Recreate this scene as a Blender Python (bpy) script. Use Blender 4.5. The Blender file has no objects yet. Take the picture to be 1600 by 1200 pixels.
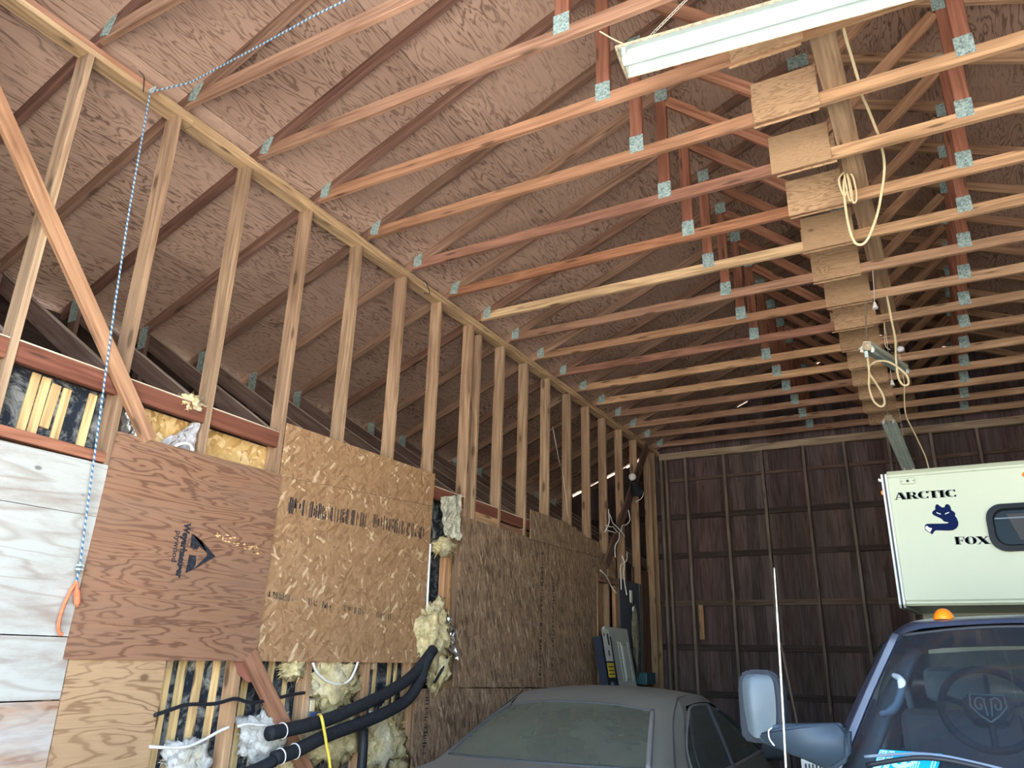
import bpy, bmesh, math, random
from mathutils import Vector, Matrix, noise
random.seed(7)
SC = bpy.context.scene
COL = SC.collection
# ------------------------------------------------------------------ camera, sky, sun, exposure
cam = bpy.data.cameras.new('camera')
cam.sensor_width = 36.0
cam.lens = 26.8926
cam.clip_end = 300
cam_o = bpy.data.objects.new('camera', cam)
COL.objects.link(cam_o)
Rr = Vector((0.8747422550301733, 0.48405448899306047, 0.022742887907966466))
Ru = Vector((0.1463574152233343, -0.30864279834340363, 0.9398505892108052))
Rf = Vector((-0.46195832525658814, 0.8187984335087728, 0.3408278612580082))
m = Matrix.Identity(4)
for i in range(3):
    m[i][0] = Rr[i]; m[i][1] = Ru[i]; m[i][2] = -Rf[i]
m[2][3] = 1.58
cam_o.matrix_world = m
SC.camera = cam_o

world = bpy.data.worlds.new('sky')
SC.world = world
world.use_nodes = True
wn = world.node_tree
wn.nodes.clear()
sky = wn.nodes.new('ShaderNodeTexSky')
sky.sky_type = 'NISHITA'
sky.sun_disc = False
sky.sun_elevation = math.radians(50)
sky.sun_rotation = math.radians(70)
sky.air_density = 1.0
sky.dust_density = 1.2
bg = wn.nodes.new('ShaderNodeBackground')
bg.inputs['Strength'].default_value = 0.36
wo = wn.nodes.new('ShaderNodeOutputWorld')
wn.links.new(sky.outputs[0], bg.inputs[0])
wn.links.new(bg.outputs[0], wo.inputs[0])

sun = bpy.data.lights.new('sun', 'SUN')
sun.energy = 12.5
sun.angle = math.radians(0.6)
sun.color = (1.0, 0.95, 0.88)
sun_o = bpy.data.objects.new('sun', sun)
COL.objects.link(sun_o)
sun_o.rotation_euler = Vector((0.80, 0.22, 0.95)).to_track_quat('Z', 'Y').to_euler()
sun_o.location = (20, 6, 24)

vs = SC.view_settings
vs.view_transform = 'Standard'
vs.look = 'None'
vs.gamma = 1.0
vs.use_curve_mapping = False
vs.exposure = 2.35
SC.cycles.max_bounces = 12
SC.cycles.diffuse_bounces = 8
SC.cycles.glossy_bounces = 4
SC.cycles.transmission_bounces = 6
SC.cycles.transparent_max_bounces = 12

# ------------------------------------------------------------------ node helpers
class NT:
    def __init__(s, name):
        s.m = bpy.data.materials.new(name)
        s.m.use_nodes = True
        s.t = s.m.node_tree
        s.t.nodes.clear()
    def n(s, typ, **kw):
        nd = s.t.nodes.new(typ)
        for k, v in kw.items():
            if k.startswith('i_'):
                key = k[2:].replace('_', ' ')
                nd.inputs[key].default_value = v
            else:
                setattr(nd, k, v)
        return nd
    def l(s, a, b):
        s.t.links.new(a, b)
    def val(s, sock, v):
        if hasattr(v, 'is_linked') or isinstance(v, bpy.types.NodeSocket):
            s.l(v, sock)
        else:
            sock.default_value = v
    def math(s, op, a, b=None, c=None):
        nd = s.t.nodes.new('ShaderNodeMath'); nd.operation = op
        s.val(nd.inputs[0], a)
        if b is not None: s.val(nd.inputs[1], b)
        if c is not None: s.val(nd.inputs[2], c)
        return nd.outputs[0]
    def mix(s, f, a, b, mode='MIX'):
        nd = s.t.nodes.new('ShaderNodeMix'); nd.data_type = 'RGBA'; nd.blend_type = mode
        s.val(nd.inputs[0], f)
        for sk, v in ((nd.inputs[6], a), (nd.inputs[7], b)):
            if isinstance(v, tuple):
                sk.default_value = (*v[:3], 1)
            else: s.l(v, sk)
        return nd.outputs[2]
    def ramp(s, f, stops, interp='LINEAR'):
        nd = s.t.nodes.new('ShaderNodeValToRGB')
        cr = nd.color_ramp; cr.interpolation = interp
        while len(cr.elements) > 1: cr.elements.remove(cr.elements[-1])
        for k, (p, c) in enumerate(stops):
            e = cr.elements[0] if k == 0 else cr.elements.new(p)
            e.position = p
            e.color = (c, c, c, 1) if not isinstance(c, tuple) else (*c[:3], 1)
        s.l(f, nd.inputs[0])
        return nd.outputs[0]
    def coords(s, scale, rnd=True, rot=(0, 0, 0)):
        tc = s.t.nodes.new('ShaderNodeTexCoord')
        mp = s.t.nodes.new('ShaderNodeMapping')
        mp.inputs['Scale'].default_value = scale
        mp.inputs['Rotation'].default_value = rot
        s.l(tc.outputs['Object'], mp.inputs['Vector'])
        if rnd:
            oi = s.info()
            x = s.t.nodes.new('ShaderNodeCombineXYZ')
            s.l(s.math('MULTIPLY', oi.outputs['Random'], 71.3), x.inputs[0])
            s.l(s.math('MULTIPLY', oi.outputs['Random'], 37.7), x.inputs[1])
            s.l(s.math('MULTIPLY', oi.outputs['Random'], 53.1), x.inputs[2])
            s.l(x.outputs[0], mp.inputs['Location'])
        return mp.outputs[0]
    def info(s):
        if not hasattr(s, '_oi'):
            s._oi = s.t.nodes.new('ShaderNodeObjectInfo')
        return s._oi
    def noise(s, vec, scale=1.0, detail=3.0, rough=0.55, dist=0.0):
        nd = s.t.nodes.new('ShaderNodeTexNoise')
        nd.inputs['Scale'].default_value = scale
        nd.inputs['Detail'].default_value = detail
        nd.inputs['Roughness'].default_value = rough
        nd.inputs['Distortion'].default_value = dist
        s.l(vec, nd.inputs['Vector'])
        return nd.outputs[0]
    def out(s, col, rough=0.8, metal=0.0, bump=None, bstr=0.3, bdist=0.004, spec=0.3):
        b = s.t.nodes.new('ShaderNodeBsdfPrincipled')
        s.bsdf = b
        if isinstance(col, tuple): b.inputs['Base Color'].default_value = (*col[:3], 1)
        else: s.l(col, b.inputs['Base Color'])
        s.val(b.inputs['Roughness'], rough)
        b.inputs['Metallic'].default_value = metal
        b.inputs['Specular IOR Level'].default_value = spec
        if bump is not None:
            bp = s.t.nodes.new('ShaderNodeBump')
            bp.inputs['Strength'].default_value = bstr
            bp.inputs['Distance'].default_value = bdist
            s.l(bump, bp.inputs['Height'])
            s.l(bp.outputs[0], b.inputs['Normal'])
        o = s.t.nodes.new('ShaderNodeOutputMaterial')
        s.l(b.outputs[0], o.inputs[0])
        return s.m

def mat_wood(name, knots=True, streak=0.55):
    """sawn softwood; tint comes from the object's colour, grain runs along local X"""
    t = NT(name)
    oi = t.info()
    fib = t.noise(t.coords((1.6, 45, 45)), 1.0, 4, 0.6)
    ring = t.noise(t.coords((0.7, 9, 9)), 1.0, 2, 0.5, 0.4)
    ring = t.math('PINGPONG', t.math('MULTIPLY', ring, 5.5), 0.5)
    blot = t.noise(t.coords((1.1, 3, 3)), 1.0, 3)
    dark = t.mix(1.0, oi.outputs['Color'], (0.50, 0.42, 0.38), 'MULTIPLY')
    lite = t.mix(1.0, oi.outputs['Color'], (1.28, 1.22, 1.15), 'MULTIPLY')
    f = t.math('ADD', t.math('MULTIPLY', t.ramp(fib, [(0.3, 0.0), (0.7, 1.0)]), 0.55), t.math('MULTIPLY', ring, 0.9))
    c = t.mix(f, dark, lite)
    c = t.mix(t.math('MULTIPLY', t.ramp(blot, [(0.45, 0.0), (0.72, 1.0)]), streak), c, dark)
    if knots:
        vo = t.n('ShaderNodeTexVoronoi', i_Scale=1.0)
        t.l(t.coords((2.3, 14, 7)), vo.inputs['Vector'])
        k = t.ramp(vo.outputs['Distance'], [(0.0, 1.0), (0.10, 1.0), (0.16, 0.25), (0.24, 0.0)])
        c = t.mix(t.math('MULTIPLY', k, 0.75), c, (0.06, 0.035, 0.022))
    return t.out(c, 0.82, bump=f, bstr=0.25, bdist=0.002, spec=0.2)

def mat_ply(name, base, line, freq=9.0, along=0.55, across=3.6, weather=None, wamt=0.0, lw=0.20):
    """rotary-cut plywood: contour lines of a stretched noise"""
    t = NT(name)
    v = t.coords((along, across, 1.0))
    nz = t.noise(v, 1.0, 3.5, 0.5, 0.35)
    cont = t.math('PINGPONG', t.math('MULTIPLY', nz, freq), 0.5)
    ln = t.ramp(cont, [(0.0, 1.0), (lw * 0.5, 0.85), (lw, 0.15), (0.42, 0.0)])
    fib = t.noise(t.coords((3, 120, 1)), 1.0, 3, 0.6)
    mask = t.ramp(t.noise(t.coords((0.9, 1.6, 1)), 1.0, 2), [(0.30, 0.25), (0.6, 1.0)])
    oi = t.info()
    tint = t.mix(1.0, base, t.mix(oi.outputs['Random'], (0.80, 0.78, 0.76), (1.16, 1.14, 1.12)), 'MULTIPLY')
    tint = t.mix(t.math('MULTIPLY', fib, 0.45), tint, line)
    c = t.mix(t.math('MULTIPLY', t.math('MULTIPLY', ln, mask), 0.85), tint, line)
    blot = t.noise(t.coords((0.8, 0.8, 1)), 1.0, 3)
    c = t.mix(t.math('MULTIPLY', t.ramp(blot, [(0.45, 0.0), (0.78, 1.0)]), 0.30), c, tuple(x * 0.8 for x in line))
    vo = t.n('ShaderNodeTexVoronoi', i_Scale=1.0)
    t.l(t.coords((2.2, 3.4, 1.0)), vo.inputs['Vector'])
    k = t.ramp(vo.outputs['Distance'], [(0.0, 1.0), (0.045, 0.9), (0.07, 0.2), (0.11, 0.0)])
    c = t.mix(t.math('MULTIPLY', k, 0.7), c, tuple(x * 0.35 for x in line))
    if weather:
        w = t.ramp(t.noise(t.coords((0.9, 5, 1)), 1.0, 5, 0.7), [(0.38, 1.0), (0.62, 0.0)])
        c = t.mix(t.math('MULTIPLY', w, wamt), c, weather)
    return t.out(c, 0.85, bump=ln, bstr=0.2, bdist=0.002, spec=0.2)

def mat_osb(name, pal, rots=(0.3, 1.3, 2.3), sx=9.0, sy=46.0, spec=0.3):
    t = NT(name)
    cols = None
    for k, r in enumerate(rots):
        tc = t.n('ShaderNodeTexCoord')
        oi = t.info()
        r1 = t.n('ShaderNodeMapping'); r1.inputs['Rotation'].default_value = (0, 0, r)
        t.l(tc.outputs['Object'], r1.inputs['Vector'])
        r2 = t.n('ShaderNodeMapping')
        r2.inputs['Scale'].default_value = (sx * (1 + 0.25 * k), sy * (1 - 0.18 * k), 1)
        r2.inputs['Location'].default_value = (k * 13.7, k * 7.1, 0.5)
        wv = t.n('ShaderNodeTexNoise', i_Scale=14.0)
        t.l(r1.outputs[0], wv.inputs['Vector'])
        sm = t.n('ShaderNodeVectorMath', operation='MULTIPLY_ADD')
        t.l(wv.outputs['Color'], sm.inputs[0]); sm.inputs[1].default_value = (0.03, 0.03, 0); t.l(r1.outputs[0], sm.inputs[2])
        t.l(sm.outputs[0], r2.inputs['Vector'])
        vo = t.n('ShaderNodeTexVoronoi', i_Scale=1.0)
        vo.voronoi_dimensions = '2D'
        t.l(r2.outputs[0], vo.inputs['Vector'])
        sp = t.n('ShaderNodeSeparateColor'); t.l(vo.outputs['Color'], sp.inputs[0])
        c = t.ramp(sp.outputs[0], [(0.0, pal[0]), (0.30, pal[1]), (0.62, pal[2]), (0.86, pal[3]), (0.93, pal[3]), (0.97, pal[4])])
        if cols is None: cols = c
        else:
            step = t.ramp(sp.outputs[1], [(0.48, 0.0), (0.50, 1.0)])
            cols = t.mix(step, cols, c)
        last = sp.outputs[0]
    fib = t.noise(t.coords((30, 30, 1)), 1.0, 4, 0.7)
    cols = t.mix(t.math('MULTIPLY', t.ramp(fib, [(0.4, 0.0), (0.75, 1.0)]), 0.45), cols, pal[0])
    return t.out(cols, 0.75, bump=last, bstr=0.35, bdist=0.003, spec=spec)

def mat_plain(name, col, rough=0.6, metal=0.0, spec=0.4, var=0.12, scale=6.0, bstr=0.0):
    t = NT(name)
    nz = t.noise(t.coords((scale, scale, scale)), 1.0, 4, 0.6)
    c = t.mix(t.ramp(nz, [(0.3, 0.0), (0.7, 1.0)]), tuple(x * (1 - var) for x in col), tuple(min(1, x * (1 + var)) for x in col))
    return t.out(c, rough, metal, bump=nz if bstr else None, bstr=bstr, spec=spec)

def mat_dusty(name, col, dust, amt, rough=0.3, metal=0.0, coat=0.0):
    t = NT(name)
    nz = t.noise(t.coords((3, 3, 3)), 1.0, 5, 0.65)
    sp = t.noise(t.coords((60, 60, 60)), 1.0, 2, 0.5)
    f = t.math('ADD', t.ramp(nz, [(0.3, amt * 0.75), (0.7, min(1.0, amt * 1.1))]), t.ramp(sp, [(0.74, 0.0), (0.78, 0.12)]))
    c = t.mix(f, col, dust)
    mt = t.out(c, t.math('MULTIPLY_ADD', f, 0.55, rough), metal, spec=0.4)
    if coat:
        t.bsdf.inputs['Coat Weight'].default_value = coat
        t.bsdf.inputs['Coat Roughness'].default_value = 0.08
    return mt

def mat_glass(name, tint, dust, damt, gloss=0.06):
    """window glass: tinted see-through pane with a mirror coat and a film of dust"""
    t = NT(name)
    tr = t.n('ShaderNodeBsdfTransparent'); tr.inputs[0].default_value = (*tint, 1)
    gl = t.n('ShaderNodeBsdfGlossy'); gl.inputs['Roughness'].default_value = gloss
    fr = t.n('ShaderNodeFresnel'); fr.inputs[0].default_value = 1.5
    m1 = t.n('ShaderNodeMixShader'); t.l(fr.outputs[0], m1.inputs[0]); t.l(tr.outputs[0], m1.inputs[1]); t.l(gl.outputs[0], m1.inputs[2])
    df = t.n('ShaderNodeBsdfDiffuse'); df.inputs[0].default_value = (*dust, 1)
    nz = t.noise(t.coords((2.5, 2.5, 2.5)), 1.0, 5, 0.65)
    sp = t.noise(t.coords((70, 70, 70)), 1.0, 2, 0.5)
    f = t.math('ADD', t.ramp(nz, [(0.3, damt * 0.8), (0.7, damt * 1.15)]), t.ramp(sp, [(0.72, 0.0), (0.76, 0.25)]))
    m2 = t.n('ShaderNodeMixShader'); t.l(f, m2.inputs[0]); t.l(m1.outputs[0], m2.inputs[1]); t.l(df.outputs[0], m2.inputs[2])
    o = t.n('ShaderNodeOutputMaterial'); t.l(m2.outputs[0], o.inputs[0])
    return t.m

def mat_backing(name):
    t = NT(name)
    nz = t.noise(t.coords((6, 6, 6)), 1.0, 6, 0.75, 1.2)
    n2 = t.noise(t.coords((1.6, 1.6, 1.6)), 1.0, 3)
    f = t.math('MULTIPLY', t.ramp(nz, [(0.47, 0.0), (0.66, 1.0)]), t.ramp(n2, [(0.35, 0.15), (0.6, 1.0)]))
    c = t.mix(f, (0.012, 0.017, 0.025), (0.42, 0.42, 0.36))
    return t.out(c, 0.8, bump=nz, bstr=0.5, bdist=0.01)

def mat_plate(name):
    t = NT(name)
    vo = t.n('ShaderNodeTexVoronoi', i_Scale=75.0)
    t.l(t.coords((1, 1, 1)), vo.inputs['Vector'])
    f = t.ramp(vo.outputs['Distance'], [(0.12, 1.0), (0.32, 0.0)])
    sp = t.n('ShaderNodeSeparateColor'); t.l(vo.outputs['Color'], sp.inputs[0])
    base = t.mix(sp.outputs[0], (0.16, 0.24, 0.22), (0.40, 0.50, 0.45))
    c = t.mix(t.math('MULTIPLY', f, 0.85), base, (0.03, 0.05, 0.05))
    return t.out(c, 0.6, 0.1, bump=vo.outputs['Distance'], bstr=0.4, bdist=0.002)

def mat_fluff(name, a, b, c0):
    t = NT(name)
    nz = t.noise(t.coords((22, 22, 22)), 1.0, 6, 0.75, 0.8)
    n2 = t.noise(t.coords((5, 5, 5)), 1.0, 3)
    c = t.mix(t.ramp(nz, [(0.32, 0.0), (0.66, 1.0)]), a, b)
    c = t.mix(t.math('MULTIPLY', t.ramp(n2, [(0.55, 0.0), (0.75, 1.0)]), 0.7), c, c0)
    return t.out(c, 0.95, bump=nz, bstr=0.9, bdist=0.02, spec=0.1)

def mat_paint(name, base, under, amt):
    """worn white paint on boards, grain along local X"""
    t = NT(name)
    v = t.coords((0.7, 5.0, 1.0))
    nz = t.noise(v, 1.0, 2.5, 0.45, 0.5)
    ln = t.ramp(t.math('PINGPONG', t.math('MULTIPLY', nz, 8), 0.5), [(0.0, 1.0), (0.06, 0.7), (0.16, 0.0)])
    w = t.ramp(t.noise(t.coords((1.5, 6, 1)), 1.0, 6, 0.75), [(0.36, 1.0), (0.56, 0.0)])
    c = t.mix(t.math('MULTIPLY', ln, 0.75), base, tuple(0.35 * x + 0.65 * y for x, y in zip(base, under)))
    c = t.mix(t.math('MULTIPLY', w, amt), c, under)
    vo = t.n('ShaderNodeTexVoronoi', i_Scale=1.0)
    t.l(t.coords((3.4, 6.0, 1.0)), vo.inputs['Vector'])
    k = t.ramp(vo.outputs['Distance'], [(0.0, 1.0), (0.05, 0.9), (0.085, 0.0)])
    c = t.mix(t.math('MULTIPLY', k, 0.8), c, (0.09, 0.08, 0.07))
    return t.out(c, 0.8, bump=ln, bstr=0.3, bdist=0.002)

WOOD = mat_wood('sawn_wood')
CEIL = mat_ply('roof_plywood', (0.54, 0.375, 0.275), (0.14, 0.078, 0.055), 15.0, 1.3, 7.0, None, 0, 0.17)
PLYB = mat_ply('brown_plywood', (0.32, 0.175, 0.10), (0.13, 0.058, 0.032), 17.0, 0.9, 6.5, (0.20, 0.14, 0.10), 0.30, 0.18)
PLYT = mat_ply('tan_plywood', (0.48, 0.325, 0.18), (0.17, 0.085, 0.04), 13.0, 1.1, 5.5, None, 0, 0.16)
GUSS = mat_ply('gusset_plywood', (0.56, 0.38, 0.21), (0.26, 0.15, 0.08), 12.0, 2.5, 12.0, None, 0, 0.22)
OSB = mat_osb('strand_board', [(0.26, 0.14, 0.065), (0.35, 0.20, 0.095), (0.40, 0.235, 0.115), (0.44, 0.265, 0.135), (0.68, 0.50, 0.29)], sx=11.0, sy=70.0)
OSBV = mat_osb('strand_board_grey', [(0.12, 0.075, 0.045), (0.25, 0.16, 0.095), (0.32, 0.21, 0.125), (0.40, 0.27, 0.165), (0.54, 0.39, 0.245)], (1.40, 1.72, 1.2), 8.0, 75.0)
OSBY = mat_osb('strand_board_pale', [(0.40, 0.22, 0.07), (0.60, 0.37, 0.13), (0.72, 0.47, 0.19), (0.80, 0.56, 0.26), (0.85, 0.66, 0.38)])
WPAINT = mat_paint('worn_white_paint', (0.45, 0.45, 0.395), (0.26, 0.195, 0.145), 0.55)
WPEEL = mat_ply('peeling_white_paint', (0.42, 0.28, 0.18), (0.24, 0.13, 0.075), 12.0, 0.9, 6.0, (0.46, 0.46, 0.42), 0.85, 0.2)
PLATE = mat_plate('galvanised_plate')
BACK = mat_backing('black_paper')
FUZY = mat_fluff('yellow_wool', (0.46, 0.35, 0.14), (0.88, 0.76, 0.44), (0.82, 0.77, 0.60))
FUZW = mat_fluff('white_wool', (0.42, 0.40, 0.33), (0.85, 0.84, 0.78), (0.70, 0.60, 0.36))
FOIL = mat_plain('foil', (0.62, 0.63, 0.60), 0.28, 0.9, 0.5, 0.35, 25, 0.6)
BLACKF = mat_plain('black_foam', (0.018, 0.020, 0.024), 0.75, 0, 0.25, 0.3, 30, 0.2)
BLACKP = mat_plain('black_plastic', (0.015, 0.017, 0.02), 0.5)
WHITEP = mat_plain('white_plastic', (0.78, 0.76, 0.68), 0.5)
CREAMC = mat_plain('cream_cord', (0.74, 0.62, 0.36), 0.55)
YELC = mat_plain('yellow_cord', (0.80, 0.62, 0.08), 0.5)
BLUEC = mat_plain('navy_plastic', (0.03, 0.05, 0.12), 0.5)
LAMPW = mat_plain('enamel_white', (0.62, 0.74, 0.68), 0.35, 0, 0.5, 0.05)
LAMPD = mat_plain('rusty_steel', (0.50, 0.42, 0.28), 0.6, 0.2, 0.4, 0.5, 40)
STEEL = mat_plain('bright_steel', (0.62, 0.58, 0.48), 0.4, 0.8)
INK = mat_plain('black_ink', (0.025, 0.027, 0.032), 0.8, 0, 0.2, 0.6, 60)
CONC = mat_plain('concrete', (0.17, 0.165, 0.155), 0.9, 0, 0.2, 0.25, 2.0, 0.2)
GRAVEL = mat_plain('dry_gravel', (0.46, 0.435, 0.40), 0.95, 0, 0.2, 0.3, 9.0, 0.5)
SHINGLE = mat_plain('roof_shingle', (0.10, 0.10, 0.10), 0.95)

# ------------------------------------------------------------------ mesh helpers
def link(o, parent=None):
    COL.objects.link(o)
    if parent is not None:
        o.parent = parent
        o.matrix_parent_inverse = parent.matrix_basis.inverted()
    return o

def raw(name, verts, faces, mat, parent=None, color=None, smooth=False, mw=None):
    me = bpy.data.meshes.new(name)
    me.from_pydata([tuple(v) for v in verts], [], faces)
    me.update()
    if smooth:
        for p in me.polygons: p.use_smooth = True
    return fromme(name, me, mat, parent, color, mw)

def fromme(name, me, mat, parent=None, color=None, mw=None):
    if mat and not me.materials: me.materials.append(mat)
    o = bpy.data.objects.new(name, me)
    if color: o.color = (*color, 1)
    if mw is not None: o.matrix_basis = mw
    return link(o, parent)

def frombm(name, bm, mat, parent=None, color=None, smooth=False, mw=None):
    bmesh.ops.recalc_face_normals(bm, faces=bm.faces)
    me = bpy.data.meshes.new(name)
    bm.to_mesh(me); bm.free()
    if smooth:
        for p in me.polygons: p.use_smooth = True
    return fromme(name, me, mat, parent, color, mw)

def thing(name, label, cat, loc=(0, 0, 0), group=None):
    o = bpy.data.objects.new(name, None)
    o.location = loc
    o.matrix_basis = Matrix.Translation(loc)
    COL.objects.link(o)
    o['label'] = label; o['category'] = cat
    if group: o['group'] = group
    return o

def tag(o, label, cat, group=None):
    o['label'] = label; o['category'] = cat
    if group: o['group'] = group
    return o

def struct(name, loc=(0, 0, 0)):
    o = bpy.data.objects.new(name, None)
    o.matrix_basis = Matrix.Translation(loc)
    COL.objects.link(o)
    o['kind'] = 'structure'
    return o

_bm_cache = {}
def board_mesh(L, w, t, ch=0.003):
    k = (round(L, 4), round(w, 4), round(t, 4), ch)
    if k in _bm_cache: return _bm_cache[k]
    a, b = w / 2, t / 2
    prof = [(-a + ch, -b), (a - ch, -b), (a, -b + ch), (a, b - ch), (a - ch, b), (-a + ch, b), (-a, b - ch), (-a, -b + ch)]
    vs_ = [(0, y, z) for y, z in prof] + [(L, y, z) for y, z in prof]
    fs = [(i, (i + 1) % 8, 8 + (i + 1) % 8, 8 + i) for i in range(8)] + [tuple(range(7, -1, -1)), tuple(range(8, 16))]
    me = bpy.data.meshes.new('board')
    me.from_pydata(vs_, [], fs); me.update()
    _bm_cache[k] = me
    return me

def board(name, p0, p1, w, t, nrm, mat=None, parent=None, col=(0.4, 0.25, 0.14), ch=0.003):
    p0, p1, nrm = Vector(p0), Vector(p1), Vector(nrm)
    x = (p1 - p0); L = x.length; x.normalize()
    z = (nrm - x * nrm.dot(x)).normalized()
    y = z.cross(x)
    M = Matrix(((x.x, y.x, z.x, p0.x), (x.y, y.y, z.y, p0.y), (x.z, y.z, z.z, p0.z), (0, 0, 0, 1)))
    me = board_mesh(L, w, t, min(ch, t * 0.3, w * 0.3))
    mat = mat or WOOD
    if me.materials and me.materials[0] != mat:
        me = me.copy(); me.materials.clear()
    return fromme(name, me, mat, parent, col, M)

def bx(bm, x0, x1, y0, y1, z0, z1):
    v = [bm.verts.new(p) for p in ((x0, y0, z0), (x1, y0, z0), (x1, y1, z0), (x0, y1, z0), (x0, y0, z1), (x1, y0, z1), (x1, y1, z1), (x0, y1, z1))]
    for f in ((0, 3, 2, 1), (4, 5, 6, 7), (0, 1, 5, 4), (1, 2, 6, 5), (2, 3, 7, 6), (3, 0, 4, 7)):
        bm.faces.new([v[i] for i in f])
    return v

def boxo(name, x0, x1, y0, y1, z0, z1, mat, parent=None, color=None, bev=0.0, seg=2):
    bm = bmesh.new(); bx(bm, x0, x1, y0, y1, z0, z1)
    if bev: bmesh.ops.bevel(bm, geom=bm.edges[:], offset=bev, segments=seg, affect='EDGES', profile=0.6)
    return frombm(name, bm, mat, parent, color)

def tube_into(bm, pts, r, n=8, cap=True):
    pts = [Vector(p) for p in pts]
    rs = r if isinstance(r, (list, tuple)) else [r] * len(pts)
    rings = []
    up = Vector((0.13, 0.21, 0.97))
    prev = None
    for i, p in enumerate(pts):
        d = (pts[min(i + 1, len(pts) - 1)] - pts[max(i - 1, 0)]).normalized()
        a = (prev - d * prev.dot(d)) if prev is not None else d.cross(up if abs(d.dot(up)) < 0.95 else Vector((1, 0, 0)))
        a.normalize(); prev = a
        b = d.cross(a)
        rings.append([bm.verts.new(p + (a * math.cos(2 * math.pi * k / n) + b * math.sin(2 * math.pi * k / n)) * rs[i]) for k in range(n)])
    for i in range(len(rings) - 1):
        for k in range(n):
            bm.faces.new((rings[i][k], rings[i][(k + 1) % n], rings[i + 1][(k + 1) % n], rings[i + 1][k]))
    if cap:
        bm.faces.new(rings[0][::-1]); bm.faces.new(rings[-1])

def smoothpath(pts, sub=6):
    pts = [Vector(p) for p in pts]
    out = []
    for i in range(len(pts) - 1):
        p0 = pts[max(i - 1, 0)]; p1 = pts[i]; p2 = pts[i + 1]; p3 = pts[min(i + 2, len(pts) - 1)]
        for k in range(sub):
            t = k / sub
            out.append(0.5 * ((2 * p1) + (p2 - p0) * t + (2 * p0 - 5 * p1 + 4 * p2 - p3) * t * t + (3 * p1 - p0 - 3 * p2 + p3) * t ** 3))
    out.append(pts[-1])
    return out

def tube(name, pts, r, mat, parent=None, n=8, sub=6):
    bm = bmesh.new()
    tube_into(bm, smoothpath(pts, sub) if sub else pts, r, n)
    return frombm(name, bm, mat, parent, None, True)

def prism(bm, poly, fn, d0, d1):
    """poly of 2-D points; fn(u, v, d) -> 3-D"""
    a = [bm.verts.new(fn(u, v, d0)) for u, v in poly]
    b = [bm.verts.new(fn(u, v, d1)) for u, v in poly]
    n = len(poly)
    bm.faces.new(a[::-1]); bm.faces.new(b)
    for i in range(n):
        bm.faces.new((a[i], a[(i + 1) % n], b[(i + 1) % n], b[i]))

def wallM(x, y, z):
    """frame on the left wall: local X along +Y, local Y up, local Z into the room (+X)"""
    return Matrix(((0, 0, 1, x), (1, 0, 0, y), (0, 1, 0, z), (0, 0, 0, 1)))

def wpanel(name, quad, x0, x1, mat, parent, rot=False, color=None):
    """sheet on the left wall from (y, z) corners; local X is the grain"""
    y0, z0 = quad[0]
    if rot:
        M = Matrix(((0, 0, 1, x0), (0, 1, 0, y0), (-1, 0, 0, z0), (0, 0, 0, 1)))
        f = lambda u, v, d: (-(v - z0), u - y0, d)
    else:
        M = wallM(x0, y0, z0)
        f = lambda u, v, d: (u - y0, v - z0, d)
    bm = bmesh.new(); prism(bm, quad, f, 0.0, x1 - x0)
    return frombm(name, bm, mat, parent, color, False, M)

def jag(a, b, n, amp, seed):
    """points from a to b with a torn edge"""
    rnd = random.Random(seed)
    return [(a[0] + (b[0] - a[0]) * i / n + rnd.uniform(-amp, amp) * (0 < i < n), a[1] + (b[1] - a[1]) * i / n + rnd.uniform(-amp, amp) * (0 < i < n)) for i in range(n + 1)]

def text_mesh(name, s, size, M, mat, parent, ex=0.0006, shear=0.0, bold=0.0, sx=1.0):
    cu = bpy.data.curves.new(name, 'FONT')
    cu.body = s; cu.size = size; cu.extrude = ex; cu.shear = shear; cu.offset = bold
    cu.align_x = 'LEFT'; cu.resolution_u = 3
    o = bpy.data.objects.new('tmp_text', cu)
    COL.objects.link(o)
    dg = bpy.context.evaluated_depsgraph_get()
    me = bpy.data.meshes.new_from_object(o.evaluated_get(dg))
    bpy.data.objects.remove(o)
    me.name = name
    if sx != 1.0:
        for v in me.vertices: v.co.x *= sx
    me.materials.clear()
    return fromme(name, me, mat, parent, None, M)

# ------------------------------------------------------------------ dimensions
XW = -3.865            # room face of the left stud wall
ZP0, ZP1, ZP2 = 4.805, 4.843, 4.881     # double top plate
ZC0, ZC1 = 4.885, 4.974                 # bottom chords
XR = -0.467            # ridge
YB = 11.80             # back wall studs
XE = 2.93              # right wall
def YT(i): return 4.305 + 0.6096 * i
def zl(x): return 4.86 + 0.4167 * ((x if x <= XR else 2 * XR - x) + 3.9)
RTH = 0.096
RED = (0.29, 0.155, 0.105); BRN = (0.33, 0.20, 0.13); TAN = (0.52, 0.34, 0.19); GRY = (0.39, 0.32, 0.225); PALE = (0.58, 0.43, 0.245); DRK = (0.16, 0.105, 0.08)
def vary(c, a=0.12):
    k = 1 + random.uniform(-a, a); h = random.uniform(-a, a) * 0.3
    return (c[0] * k, c[1] * k * (1 + h), c[2] * k * (1 + h))

# ------------------------------------------------------------------ ground, floor
g = raw('ground', [(-60, -60, -0.06), (60, -60, -0.06), (60, 60, -0.06), (-60, 60, -0.06)], [(0, 1, 2, 3)], GRAVEL)
g['kind'] = 'structure'
f = boxo('floor', -3.95, 3.05, 0.4, 12.0, -0.12, 0.0, CONC); f['kind'] = 'structure'
f = boxo('floor', -5.9, -3.952, 0.4, 12.0, -0.12, -0.01, mat_plain('low_bounce_floor', (0.035, 0.030, 0.027), 0.95)); f['kind'] = 'structure'  # unseen lean-to floor, made dark to cut bounced light

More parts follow.
